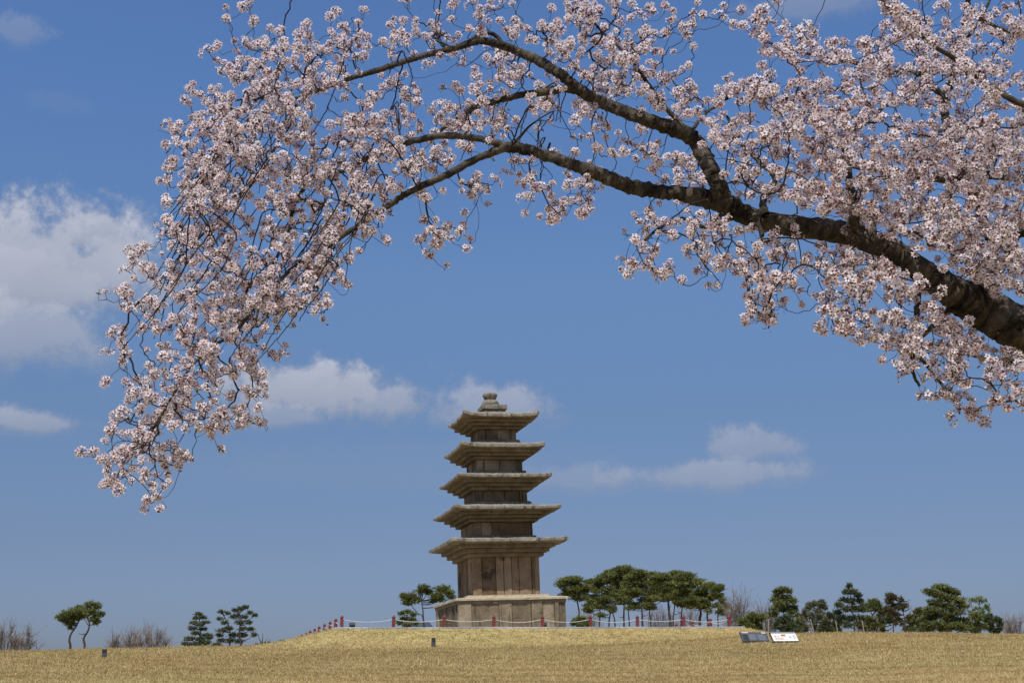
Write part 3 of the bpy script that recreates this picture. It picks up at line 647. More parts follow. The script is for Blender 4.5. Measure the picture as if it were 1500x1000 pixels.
# right hand row
pine('round dark bush at the left end of the right hand tree row', 62, [(1106, 922, 1.2), (1106, 912), (1106, 905)], autopads(1105, 898, 922, 18, 12, .5, .42, 'blob', 5), 'needles', 1.5, name='bush', cat='bush', L=.18, Wd=.04)
pine('upright pine with pale bare trunk right of the round bush', 64, [(1150, 924, 1.2), (1149, 905), (1147, 885), (1146, 868)],
     [(1146, 863, 8, 3), (1138, 867, 5, 2.5), (1154, 866, 6, 2.5), (1141, 875, 9, 4), (1153, 876, 8, 4), (1135, 879, 6, 3), (1161, 880, 6, 3.5), (1145, 884, 10, 4), (1137, 891, 8, 4), (1160, 890, 9, 4), (1150, 893, 7, 3), (1133, 900, 6, 3), (1163, 900, 8, 4)], dens=1.3, L=.2)
pine('low dark shrub around the foot of the pale trunked pine', 63, [(1160, 924, 1), (1161, 915), (1160, 907)], autopads(1157, 903, 924, 24, 14, .36, .26, 'blob', 8), 'needles_dark', 1.3, name='shrub', cat='bush', L=.18, Wd=.035)
pine('pale grey green sparse tree in the right hand row', 66, [(1192, 925, 1.3), (1190, 905), (1194, 885)], autopads(1194, 879, 921, 23, 26, .20, .16, 'blob', 9), 'grey_leaf', 1.0, name='sparse_tree', L=.2, Wd=.035, trunks=[[(1196, 925, 1.1), (1206, 905), (1210, 890)], [(1188, 925, 1), (1178, 905), (1175, 890)]], bare=20, bark='barebark')
pine('dark shrub at the foot of the sparse grey green tree', 65, [(1212, 925, 1), (1213, 915), (1212, 905)], autopads(1211, 897, 924, 14, 12, .42, .34, 'blob', 12), 'needles_dark', 1.0, name='shrub', cat='bush', L=.18)
pine('tall open pine with pointed top in the middle of the right hand row', 64, [(1252, 925, 1.3), (1250, 905), (1247, 880), (1244, 862)],
     [(1244, 858, 3.5, 2.5), (1240, 867, 6, 3), (1251, 867, 5, 3), (1257, 872, 5, 2.5), (1236, 878, 6, 3), (1247, 880, 7, 3.5), (1260, 880, 5, 3), (1229, 886, 7, 3), (1241, 892, 8, 4), (1254, 891, 7, 3.5), (1263, 893, 5, 3), (1227, 897, 6, 3), (1236, 905, 8, 4), (1250, 905, 8, 4), (1240, 915, 8, 4), (1258, 914, 7, 4)], 'needles_dark', 1.15, L=.19)
pine('rounded pine right of the tall open pine with pointed top', 66, [(1282, 926, 1.4), (1280, 910), (1276, 895)], autopads(1277, 879, 914, 20, 14, .36, .30, 'blob', 14), 'needles', 1.0, L=.2, trunks=[[(1284, 926, 1.2), (1290, 908), (1292, 895)]], bare=5)
pine('pine with brownish rusty foliage on its right side', 65, [(1326, 926, 1.2), (1325, 905), (1318, 880)], autopads(1312, 869, 912, 17, 17, .34, .28, 'blob', 15), 'needles_brown', .9, L=.19, bare=10)
pine('narrow dark green pine just left of the rusty one', 68, [(1309, 926, 1.1), (1308, 905), (1306, 878)], autopads(1305, 868, 905, 13, 12, .42, .3, 'blob', 16), 'needles_dark', 1.0, L=.19)
pine('thin low pine between the rusty pine and the big layered pine', 66, [(1345, 926, 1.1), (1343, 908), (1342, 895)], autopads(1343, 889, 922, 14, 14, .38, .28, 'blob', 17), 'needles', .9, L=.18, bare=5)
pine('largest layered pine of the right hand row with wide flat tiers', 60, [(1386, 927, 2.2), (1384, 905), (1378, 880), (1376, 864)],
     [(1378, 860, 12, 3.5), (1362, 866, 9, 3.5), (1390, 865, 9, 3.5), (1402, 869, 5, 2.5), (1374, 871, 12, 4), (1391, 877, 12, 4), (1404, 880, 9, 4), (1412, 887, 7, 3.5), (1370, 883, 12, 4), (1387, 888, 14, 4.5), (1365, 893, 11, 4), (1400, 896, 13, 4.5), (1379, 900, 14, 5),
      (1361, 905, 11, 4.5), (1393, 907, 14, 5), (1372, 914, 14, 5), (1398, 917, 14, 5), (1360, 920, 12, 5), (1384, 922, 12, 4), (1412, 910, 9, 5), (1411, 921, 8, 5)], 'needles', 1.35, L=.2)
pine('dark shrub between the big layered pine and the light green tree', 62, [(1430, 927, 1), (1430, 915), (1430, 906)], autopads(1431, 899, 925, 15, 12, .42, .34, 'blob', 19), 'needles', 1.0, name='shrub', cat='bush', L=.18)
pine('light green tree with fresh spring leaves behind the right hand row', 76, [(1436, 926, 1.2), (1436, 905), (1434, 885)], autopads(1435, 872, 905, 20, 26, .22, .2, 'blob', 20), 'spring_leaf', .35, name='spring_tree', L=.16, bare=14, bark='barebark', trunks=[[(1437, 920, .9), (1446, 900), (1450, 884)], [(1436, 920, .9), (1426, 898), (1422, 880)]])
pine('dark blotchy shrub at the right end of the right hand row', 63, [(1456, 927, 1), (1456, 915), (1455, 905)], autopads(1455, 899, 925, 16, 15, .3, .28, 'blob', 21), 'needles_dark', 1.2, name='shrub', cat='bush', L=.18)
for (px, top, hw, mt_, lab) in [(1176, 894, 13, 'needles', 'dark evergreen filling the gap between the pale trunked pine and the sparse grey green tree'),
        (1224, 903, 12, 'needles_dark', 'low dark evergreen under the left side of the tall open pine'), (1268, 901, 12, 'needles_dark', 'low evergreen behind the stakes of the rounded pine'),
        (1296, 893, 13, 'needles', 'green pine filling the gap between the rounded pine and the narrow dark pine'), (1332, 899, 13, 'needles', 'low green pine at the right foot of the rusty pine'), (1352, 893, 13, 'needles_dark', 'dark evergreen at the left shoulder of the big layered pine'),
        (1200, 890, 16, 'grey_leaf', 'grey green undergrowth tree behind the sparse grey green tree')]:
    pine(lab, 69, [(px, 924, 1), (px+1, 914), (px, top+8)], autopads(px, top, 922, hw, 13, .36, .24, 'blob', int(px)), mt_, 1.0, L=.2, bare=6)
# far low hedges on the left
pine('low dark shrubs between the layered conifer and the open pine, over the crest', 75, [(318, 948, .8), (318, 944), (318, 941)], autopads(320, 941, 950, 12, 9, .4, .3, 'blob', 31), 'needles_dark', 1.0, name='shrub', cat='bush', L=.14)
pine('low scrubby shrub behind the crest left of the fence', 80, [(384, 948, .8), (384, 944), (384, 942)], autopads(385, 940, 950, 17, 12, .3, .2, 'blob', 32), 'needles_dark', .8, name='shrub', cat='bush', L=.16, bare=8)
pine('low dark evergreen clump just left of the descending fence posts', 80, [(424, 947, .8), (424, 943), (424, 940)], autopads(424, 937, 949, 20, 16, .3, .22, 'blob', 33), 'needles_dark', 1.2, name='shrub', cat='bush', L=.16)
def bare_tree(label, px, top, base, hw, Y, n=9, fan=1.0, seed=0, group='bare trees'):
    n = int(n*1.1)
    r_ = np.random.RandomState(seed); s = ppm(Y, 5); b0 = U(px, base, Y); b0[2] = gz(b0[0], b0[1]); H = (base-top)/s+(U(px, base, Y)[2]-b0[2]); Wd = hw/s
    e = empty('bare_tree', b0, label, 'bare tree', group); tm = MB(); cm = MB()
    for k in range(n):
        u = (-1+2*(k+.5)/n); tip = b0+np.array([u*Wd*1.0*fan, (r_.rand()-.5)*Wd, H*(.62+.3*math.sqrt(max(0, 1-u*u)))*(.8+.25*r_.rand())])
        mid = b0*.5+tip*.5+np.array([u*Wd*.12, 0, H*.08])+r_.randn(3)*.08
        C = catmull([b0+np.array([u*.15, 0, -.1]), mid, tip], 6); tube(tm, C, np.linspace(.04, .012, len(C)), 5)
        for q in range(26):
            i0 = r_.randint(4, len(C)); a = C[min(i0, len(C)-1)]; d = (tip-b0)/H+r_.randn(3)*np.array([.45, .45, .22]); d /= np.linalg.norm(d); ln = H*(.10+.16*r_.rand())
            b_ = a+d*ln*.5+r_.randn(3)*.03; c = a+d*ln+np.array([0, 0, .08*ln]); tube(cm, [a, b_, c], [.012, .009, .005], 3, cap=False)
            for w in range(3):
                d2 = d+r_.randn(3)*.45; a2 = a+(c-a)*r_.rand(); tube(cm, [a2, a2+d2*ln*.5], [.007, .004], 3, cap=False)
    tm.build('trunk', M['barebark'], e); cm.build('crown', M['barebark'], e)
bare_tree('bare tree at the extreme left edge of the lawn', 8, 917, 951, 18, 78, 9, seed=1)
bare_tree('lower bare tree just right of the one at the left edge', 36, 924, 951, 17, 80, 8, seed=2)
bare_tree('smallest bare tree right of the twin pines and the lawn lamp', 167, 930, 949, 9, 78, 6, .8, seed=3)
bare_tree('middle bare tree of the three between the twin pines and the conifer', 191, 924, 949, 11, 78, 7, .8, seed=4)
bare_tree('widest bare tree of the three, fan shaped, left of the conifer', 222, 921, 948, 26, 77, 12, seed=5)
bare_tree('grey bare tree right of the pine grove', 1080, 868, 920, 15, 84, 10, seed=6)
bare_tree('bare twiggy tree seen through the gap in the grove', 965, 888, 916, 18, 110, 9, seed=7)
bare_tree('bare twiggy tree behind the right end of the grove', 1012, 890, 916, 16, 112, 8, seed=8)
bare_tree('brownish bare tree between the round bush and the pale trunked pine', 1124, 889, 924, 13, 68, 8, seed=9)
bare_tree('bare tree at the right edge beyond the dark shrub', 1484, 902, 928, 17, 74, 9, seed=10)
bare_tree('low bare thicket tree behind the rounded pine', 1268, 905, 926, 16, 75, 8, seed=11)
bare_tree('faint bare tree beside the pagoda base behind the first grove trunk', 862, 890, 916, 13, 112, 7, seed=12)
pine('round dark bush behind the rope at the right side of the pagoda', 60, [(852, 917, 1), (852, 912), (852, 909)], autopads(852, 903, 917, 15, 10, .45, .3, 'blob', 40), 'needles', 1.3, name='bush', cat='bush', L=.16, Wd=.035)
# slanting support stakes under the right hand trees
for k, (xa, ya, xb, yb) in enumerate([(1121, 924, 1126, 906), (1200, 925, 1187, 906), (1231, 925, 1224, 908), (1268, 926, 1263, 908)]):
    a = U(xa, ya, 61); b_ = U(xb, yb, 61.4); a[2] = gz(a[0], a[1])-.05; m_ = MB(); tube(m_, [a, b_], .02, 6)
    tag(m_.build('support_stake', M['wood'], origin=tuple(a)), ['pale slanting stake right of the round bush', 'slanting pale stake propping the sparse grey green tree', 'slanting stake left of the tall open pine', 'stake leaning left of the rounded pine', 'stake leaning right under the rounded pine',
        'pale stake right of the rusty pine', 'pale stake left of the big layered pine', 'stake leaning right under the rusty pine'][k], 'stake', 'tree support stakes')
# far hill
hb = MB(); hx = np.linspace(-260, 40, 40); Yh = 1300
prof = 26+34*np.exp(-((hx+95)/40)**2)+10*np.sin(hx*.05)+3*np.sin(hx*.21)
V = []; 
for dy, f_ in ((-120, 0), (-60, .6), (0, 1), (90, .6), (200, 0)):
    for q, x in enumerate(hx): V.append((x, Yh+dy, prof[q]*f_))
hn_ = len(hx); hb.add(V, [[r*hn_+c, r*hn_+c+1, (r+1)*hn_+c+1, (r+1)*hn_+c] for r in range(4) for c in range(hn_-1)])
tag(hb.build('hills', M['hill'], smooth=True), kind='structure')

# ------------------------------------------------------------------ cherry tree
# main limbs, traced in photo pixels with a distance each: (px, py, radius px), Y from .. to
LIMBS = [
 ('branch', [(1500, 487, 36), (1445, 456, 33), (1400, 430, 26), (1355, 400, 21), (1305, 366, 20), (1250, 345, 20), (1200, 335, 18), (1150, 330, 17), (1100, 318, 17), (1060, 298, 18), (1030, 290, 16), (990, 283, 12.5), (930, 275, 12.5), (890, 260, 12), (850, 245, 11), (800, 228, 9.5), (760, 217, 9.5), (738, 215, 8)], 8.3, 7.5),
 ('branch', [(742, 215, 7), (700, 232, 5.5), (650, 258, 5.5), (600, 281, 5), (570, 301, 4.5), (540, 320, 4), (500, 347, 3.5), (470, 368, 3.5), (430, 392, 3), (385, 436, 2.8), (344, 486, 2.5), (304, 512, 2.2), (272, 548, 2.0), (250, 585, 2), (215, 645, 1.6)], 7.5, 7.3),
 ('branch', [(748, 216, 6), (700, 203, 5), (650, 199, 5), (600, 208, 4.5), (550, 226, 4), (510, 246, 3.5), (465, 260, 3.5), (430, 258, 3), (405, 250, 2.4), (385, 257, 2.4), (345, 292, 2.3), (318, 322, 2.2), (282, 358, 2), (258, 382, 1.6)], 7.5, 7.8),
 ('branch', [(455, 262, 3), (430, 302, 2.6), (423, 340, 2.4), (400, 388, 2.2), (385, 425, 2), (375, 470, 1.7)], 7.7, 7.5),
 ('branch', [(1062, 296, 15), (1045, 255, 14.5), (1022, 212, 14), (1003, 195, 13.5), (960, 180, 12), (920, 165, 11), (885, 152, 10), (850, 133, 10), (825, 112, 9), (790, 90, 8.5), (760, 76, 7.5), (732, 66, 7), (703, 60, 6.5), (660, 72, 5.5), (610, 85, 5), (560, 101, 5), (510, 116, 4.2), (470, 131, 3.6), (430, 146, 3.2), (400, 157, 2.8), (370, 178, 2.4), (335, 210, 2.1), (305, 250, 1.8), (280, 300, 1.5)], 7.7, 7.2),
 ('branch', [(848, 132, 7), (822, 130, 6), (790, 136, 5.5), (760, 140, 5), (725, 148, 5), (695, 158, 4.2), (665, 178, 3.2), (640, 195, 2.4)], 7.55, 7.9),
 ('branch', [(738, 66, 3.5), (722, 50, 3.2), (700, 52, 2.6), (670, 70, 2), (640, 60, 1.6)], 7.4, 7.2),
 ('branch', [(1003, 187, 4), (975, 157, 3.2), (940, 110, 2.8), (910, 72, 2.2), (880, 45, 1.8), (860, 20, 1.5)], 7.6, 7.3),
 ('branch', [(1012, 193, 3), (1035, 165, 2.4), (1070, 142, 2), (1100, 128, 1.6), (1130, 120, 1.4)], 7.7, 7.9),
 ('branch', [(1245, 345, 9), (1252, 310, 8), (1245, 270, 6), (1240, 232, 5), (1230, 203, 4.5), (1206, 188, 3.2), (1180, 165, 2.4), (1150, 140, 1.8)], 7.9, 7.6),
 ('branch', [(1232, 205, 4), (1258, 183, 3), (1290, 160, 2.4), (1330, 135, 1.8), (1345, 125, 1.5)], 7.7, 7.5),
 ('branch', [(1120, 315, 7), (1118, 290, 5), (1135, 262, 4), (1110, 235, 3), (1080, 205, 2.2), (1065, 170, 1.8)], 7.7, 8.1),
 ('branch', [(1560, 275, 7), (1500, 262, 6), (1440, 256, 6), (1400, 262, 6), (1370, 262, 5), (1340, 258, 4), (1310, 250, 3), (1275, 250, 2.4), (1230, 240, 1.8)], 8.5, 8.0),
 ('branch', [(1430, 430, 10), (1455, 380, 8), (1440, 320, 7), (1410, 250, 6.5), (1388, 190, 6), (1385, 145, 6), (1396, 108, 5.5), (1406, 70, 4.8), (1414, 30, 4.2), (1422, -30, 4)], 8.2, 8.6),
 ('branch', [(1386, 150, 5.5), (1370, 130, 5), (1350, 110, 4.5), (1325, 103, 4), (1300, 107, 3.6), (1270, 96, 3), (1230, 89, 2.6), (1190, 80, 2.4), (1150, 72, 2), (1115, 57, 1.6), (1104, 50, 1.3)], 8.4, 7.8),
 ('branch', [(1405, 70, 3), (1425, 45, 2.6), (1445, 10, 2.2), (1458, -20, 2)], 8.4, 8.3),
 ('branch', [(1560, 170, 5), (1490, 150, 4.5), (1440, 118, 4), (1400, 88, 3.6), (1360, 62, 3), (1330, 35, 2.4), (1300, 8, 1.8), (1290, -5, 1.5)], 6.6, 6.3),
 ('branch', [(1345, 430, 5), (1342, 470, 4.5), (1340, 500, 4), (1336, 530, 3.2), (1338, 548, 2.6), (1347, 565, 2)], 8.3, 8.2),
 ('branch', [(1400, 440, 5), (1375, 470, 4), (1330, 505, 3), (1300, 495, 2.2), (1275, 480, 1.8)], 8.3, 8.0),
 ('branch', [(1345, 520, 3), (1370, 550, 2.4), (1395, 582, 2), (1418, 603, 1.6), (1440, 613, 1.3)], 8.2, 8.1),
 ('branch', [(1560, 560, 6), (1500, 535, 4), (1450, 525, 3.2), (1400, 515, 2.6), (1350, 500, 2)], 8.6, 8.5),
 ('branch', [(1600, 340, 12), (1540, 350, 9), (1495, 340, 7), (1475, 375, 6), (1455, 420, 6), (1462, 450, 5)], 8.6, 8.4),
 ('branch', [(1600, 30, 4), (1540, 45, 3.4), (1490, 50, 2.8), (1450, 35, 2.2), (1425, 20, 1.8)], 7.0, 6.8),
 ('branch', [(1110, 318, 5), (1115, 350, 3.6), (1095, 390, 2.8), (1098, 430, 2.2), (1112, 460, 1.6)], 7.8, 7.6),
 ('branch', [(1060, 310, 4), (1040, 335, 3), (1000, 320, 2.6), (965, 335, 2.2), (935, 360, 1.8)], 7.7, 7.5),
 ('branch', [(1560, 600, 3), (1500, 588, 2.2), (1470, 587, 1.7), (1460, 586, 1.2)], 7.5, 7.4),
]
TRX, TRY = 4.9, 9.0
tg = gz(TRX, TRY)
croot = empty('cherry_tree', (TRX, TRY, tg), 'blossoming cherry tree arching pink white flowers and dark branches over the top of the view', 'tree')
nodes = []; ndir = []; nlimb = []       # growth nodes
for li, (nm, tr, Y0, Y1) in enumerate(LIMBS):
    n = len(tr); P = []; R = []
    for k, (x, y, r) in enumerate(tr):
        Y = Y0+(Y1-Y0)*k/(n-1)+(0.06*math.sin(k*1.7+li) if 0 < k < n-1 else 0); p = U(x, y, Y); P.append(p); R.append(r/ppm(Y, p[2])*(.84 if li in (0, 4) and x < 1400 else (.92 if li in (0, 4) else 1)))
    if li == 0:       # on towards the trunk, off to the right of the photo
        P = [np.array([TRX-.05, TRY-.05, 3.3]), np.array([4.15, 8.6, 3.25])]+P; R = [0.25, 0.19]+R
    PR = catmull(np.hstack([np.array(P), np.array(R)[:, None]]), 22 if max(R) > .03 else 8); C = PR[:, :3]; Rr = np.abs(PR[:, 3])
    bigl = Rr.max() > 0.02
    C = C+rs.randn(*C.shape)*np.minimum(.1*Rr, .006)[:, None]
    mb = MB(); tube(mb, C, Rr*(1+.018*rs.randn(len(Rr))*(Rr > .015)+.035*np.sin(np.arange(len(Rr))*.45+3*np.sin(np.arange(len(Rr))*.13))*(Rr > .02)), 18 if Rr.max() > .03 else 8,
         c=np.repeat(np.clip(.5+.28*rs.randn(len(C)-1), 0, 1), 18 if Rr.max() > .03 else 8), cap=False, jit=.10 if Rr.max() > .03 else .1)
    mb.build('limb' if li == 0 else 'branch', M['bark'], croot, smooth=True)
    d = np.gradient(C, axis=0); d /= np.linalg.norm(d, axis=1)[:, None]
    seg = np.linalg.norm(np.diff(C, axis=0), axis=1).max()
    nodes.append(C); ndir.append(d); nlimb.append(np.full(len(C), li))
tk = MB(); C = catmull([(TRX+.12, TRY+.1, tg-.3), (TRX+.1, TRY+.05, tg+.3), (TRX, TRY, 2.2), (TRX-.05, TRY-.05, 3.3), (TRX+.25, TRY+.1, 4.4), (TRX+.3, TRY+.3, 5.6), (TRX+.1, TRY+.2, 7.0)], 8)
t = np.linspace(0, 1, len(C)); tube(tk, C, np.interp(t, [0, .12, .3, .5, .7, 1], [.48, .33, .29, .30, .19, .07]), 18, jit=.12); tk.build('trunk', M['bark'], croot, smooth=True)
for (a, b_) in [((TRX+.2, TRY+.1, 4.6), U(1560, 275, 8.5)), ((TRX+.2, TRY+.1, 4.2), U(1600, 340, 8.6)), ((TRX+.25, TRY+.2, 5.4), U(1560, 170, 6.6)), ((TRX+.25, TRY+.2, 5.6), U(1600, 30, 7.0)), ((TRX-.05, TRY-.05, 3.2), U(1560, 560, 8.6)), ((TRX+.0, TRY-.1, 3.0), U(1560, 600, 7.5)),
                ((TRX+.1, TRY+.2, 6.8), U(1300, -260, 8.0)), ((TRX+.1, TRY+.2, 6.5), U(1000, -260, 7.5))]:
    a = np.array(a); mb = MB(); C = catmull([a, (a+b_)/2+np.array([0, 0, .25]), b_], 8); tube(mb, C, np.linspace(.09, .028, len(C)), 8, jit=.1); mb.build('branch', M['bark'], croot, smooth=True)
    d = np.gradient(C, axis=0); d /= np.linalg.norm(d, axis=1)[:, None]; nodes.append(C); ndir.append(d); nlimb.append(np.full(len(C), 99))
# two old pruning scars on the main limb
for (x, y, r) in ((1431, 436, 6.5), (1494, 478, 11)):
    c = U(x, y, 8.27); v = np.array([0, 0, EYE])-c; v /= np.linalg.norm(v); s = ppm(8.3); R0 = r/s; c = c+v*(36/s)*.93
    a = np.cross(v, [0, 0, 1]); a /= np.linalg.norm(a); b_ = np.cross(a, v)
    th = np.linspace(0, 2*PI, 17); P = np.array([c+(a*math.cos(q)+b_*math.sin(q))*R0 for q in th]); mb = MB(); tube(mb, P, R0*.42, 8, cap=False, jit=.15); mb.build('pruning_scar', M['bark'], croot, smooth=True)
# how much of each 30 px cell of the photo is blossom
GRID = """
00000 0000003000 0325451483 1258664340 3220000035 11025
00000 0000000354 3845587544 6788654760 1347510157 65354
00000 0000035677 7886666337 6785887610 0017764767 87622
00000 0000046775 7653520227 7646887730 1233215753 76786
00000 0000454887 4326744676 7646887772 6788677667 46389
00000 0001677868 3257658786 5667587776 6558877771 88789
00000 0005888787 3578788878 4423533246 6587787555 88879
00000 0006987775 6776878655 6625664567 7776887678 99999
00000 0016986767 4678787412 3435424678 8767888887 98999
00000 0005886685 7477754240 1353412767 3677888867 78999
00000 0005675556 4784114000 0143014655 5222288887 88999
00000 0025675676 5753015400 0000014546 6555337865 89998
00000 0546667677 6530022000 0000035245 6455567787 78999
00000 0255367876 7400000000 0000021513 4454556889 98999
00000 2454778877 6100000000 0000000000 0453266758 87466
00000 0453778865 3000000000 0000000000 0260067256 77521
00000 3445687641 0000000000 0000000000 0000023355 88851
00000 2336787630 0000000000 0000000000 0000000056 78568
00000 1455675600 0000000000 0000000000 0000000002 46575
00000 0456656500 0000000000 0000000000 0000000000 24311
00000 4467675400 0000000000 0000000000 0000000000 01100
00000 5654141000 0000000000 0000000000 0000000000 00000
00002 5655100000 0000000000 0000000000 0000000000 00000
00000 5352000000 0000000000 0000000000 0000000000 00000
00000 0050000000 0000000000 0000000000 0000000000 00000
"""
grid = np.zeros((26, 51))
for r, ln in enumerate(GRID.split('\n')[1:-1]):
    for k, ch in enumerate(ln.replace(' ', '')): grid[r, k] = int(ch)
att = []
def dens_(c, r): return 3.1 if c < 17 else (2.35 if c < 36 else 2.35)
def put(x, y, Y):
    for li in (0, 4, 1, 2):       # leave most of the big limbs bare towards the viewer
        tr = LIMBS[li][1]
        for k in range(len(tr)-1):
            a = np.array(tr[k][:2], float); b = np.array(tr[k+1][:2], float); t = np.clip(((x-a[0])*(b[0]-a[0])+(y-a[1])*(b[1]-a[1]))/((b-a)@(b-a)), 0, 1)
            r = tr[k][2]*(1-t)+tr[k+1][2]*t
            if r > 4.6 and math.hypot(x-a[0]-(b[0]-a[0])*t, y-a[1]-(b[1]-a[1])*t) < r+7:
                if rs.rand() < (.2 if 1240 < x < 1385 or 855 < x < 885 else (.45 if x > 1385 else (.45 if x < 760 else .5))): return
                Y = Y+.5 if rs.rand() < .5 else Y
    att.append((x, y, Y))
for r in range(26):
    for c in range(51):
        d = grid[r, c]
        if d <= 0: continue
        cov = d/10*.93; lam = -math.log(1-min(cov, .9))*900/330*dens_(c, r)
        n = rs.poisson(lam) if d > 3 else int(lam+rs.rand())
        for q in range(n):
            x = c*30+rs.rand()*30; y = r*30+rs.rand()*30
            spread = .33 if x < 1100 else .5
            Y = 7.55+.12*math.sin(x*.01)+rs.randn()*spread+max(0, (x-1050)/450)*.45
            put(x, y, Y)
for li, (nm, tr, Y0, Y1) in enumerate(LIMBS):      # flowers set close along the thinner wood
    L_ = sum(math.hypot(tr[k+1][0]-tr[k][0], tr[k+1][1]-tr[k][1]) for k in range(len(tr)-1))
    for q in range(int(L_/11)):
        f = rs.rand()*(len(tr)-1); k = int(f); w = f-k; r = tr[k][2]*(1-w)+tr[k+1][2]*w
        if r > 4.2 or li in (23, 17): continue
        Y = Y0+(Y1-Y0)*f/(len(tr)-1)-.04-.08*rs.rand(); put(tr[k][0]*(1-w)+tr[k+1][0]*w+rs.randn()*6, tr[k][1]*(1-w)+tr[k+1][1]*w+rs.randn()*7, Y)
for q in range(330):       # the crown goes on above and to the right of the photo
    if q < 150: x = 1505+rs.rand()*260; y = -100+rs.rand()*680
    else: x = 420+rs.rand()*1300; y = -15-rs.rand()**1.3*260
    put(x, y, 7.9+rs.randn()*.5)
for (x, y, Y) in [(357, 10, 7), (366, 3, 7), (372, 30, 7), (278, 131, 7.4), (296, 140, 7.4), (160, 635, 7.2), (148, 673, 7.2), (163, 700, 7.2), (158, 705, 7.2), (216, 733, 7.3), (228, 728, 7.3), (241, 712, 7.3), (271, 667, 7.4), (281, 673, 7.4), (190, 567, 7.3), (195, 580, 7.3), (165, 630, 7.3),
                  (167, 485, 7.4), (178, 500, 7.4), (182, 521, 7.4), (181, 428, 7.4), (190, 368, 7.6), (195, 385, 7.6), (418, 507, 7.3), (362, 616, 7.3), (377, 615, 7.3), (1208, 116, 8), (624, 369, 7.5), (645, 358, 7.5), (661, 350, 7.5), (622, 323, 7.5), (787, 60, 7.3),
                  (770, 286+27, 7.4), (776, 260, 7.4), (808, 318, 7.4), (823, 308, 7.4), (857, 315, 7.4), (862, 293, 7.4), (1023, 397, 7.5), (967, 396, 7.4), (982, 394, 7.4), (931, 388, 7.4), (1117, 467, 7.6), (1132, 465, 7.6), (1350, 578, 8.1), (1394, 611, 8.0), (1465, 588, 7.5), (1497, 590, 7.5), (1075, 37, 6.8), (1030, 22, 6.8), (1022, 5, 6.9), (952, 12, 7.2), (1172, 425, 7.9), (1198, 435, 7.9)]:
    put(x, y, Y)
for (x0, y0, x1, y1, n) in [(1092, 405, 1138, 475, 16), (1075, 350, 1110, 410, 8), (765, 250, 812, 322, 8), (800, 300, 832, 325, 6), (845, 285, 868, 322, 5), (612, 305, 685, 372, 9), (690, 258, 722, 280, 4), (1205, 455, 1275, 500, 10)]:
    for q in range(n): put(x0+(x1-x0)*rs.rand(), y0+(y1-y0)*rs.rand(), 7.5+.1*rs.randn())
att = np.array(att); AP = np.array([U(*a) for a in att])
# long thin hanging shoots, mostly in the left cascade; the flower twigs grow from these
allw = np.vstack(nodes)
for q in range(150):
    if q < 95 and q % 5 == 0: continue
    if q < 95: x = 250+330*rs.rand()**.8; y = 70+330*rs.rand(); dx, dy = -.42-.25*rs.rand(), 1
    elif q < 120: x = 560+340*rs.rand(); y = 60+170*rs.rand(); dx, dy = -.5+.5*rs.rand(), 1
    else: x = 1000+330*rs.rand(); y = 270+120*rs.rand(); dx, dy = -.2+.5*rs.rand(), 1
    c_ = int(x//30); r_ = int(y//30)
    if grid[r_, c_] < 4: continue
    ln = (90+120*rs.rand()) if q < 95 else (45+45*rs.rand()); sgn = .25*(rs.rand()-.3); wv = rs.rand()*6; wa = (3+5*rs.rand())
    pp = []
    for t in np.linspace(0, 1, 7):
        X = x+dx*ln*t+sgn*ln*t*t; Yp = y+dy*ln*(t-.12*t*t); rr_, cc_ = min(25, int(Yp//30)), max(0, int(X//30))
        if grid[rr_, cc_] < 3: break
        pp.append(U(X+wa*math.sin(wv+t*5), Yp, 7.5+.25*math.sin(q*2.1)+.1*t))
    if len(pp) < 4: continue
    p0 = pp[0]; k = np.linalg.norm(allw-p0, axis=1).argmin(); a = allw[k]
    if np.linalg.norm(a-p0) > .45: continue
    C = catmull(np.vstack([a, a*.45+p0*.55+np.array([0, 0, .03])]+[np.array(p)[None] for p in pp]), 5); C[1:-1] += rs.randn(len(C)-2, 3)*.002
    mb = MB(); tube(mb, C, np.linspace(.0050, .0024, len(C)), 6, jit=.1); mb.build('branch', M['twig'], croot, smooth=True)
    d = np.gradient(C, axis=0); d /= np.linalg.norm(d, axis=1)[:, None]+1e-9; nodes.append(C[2:]); ndir.append(d[2:])
nodes = np.vstack(nodes); ndir = np.vstack(ndir)
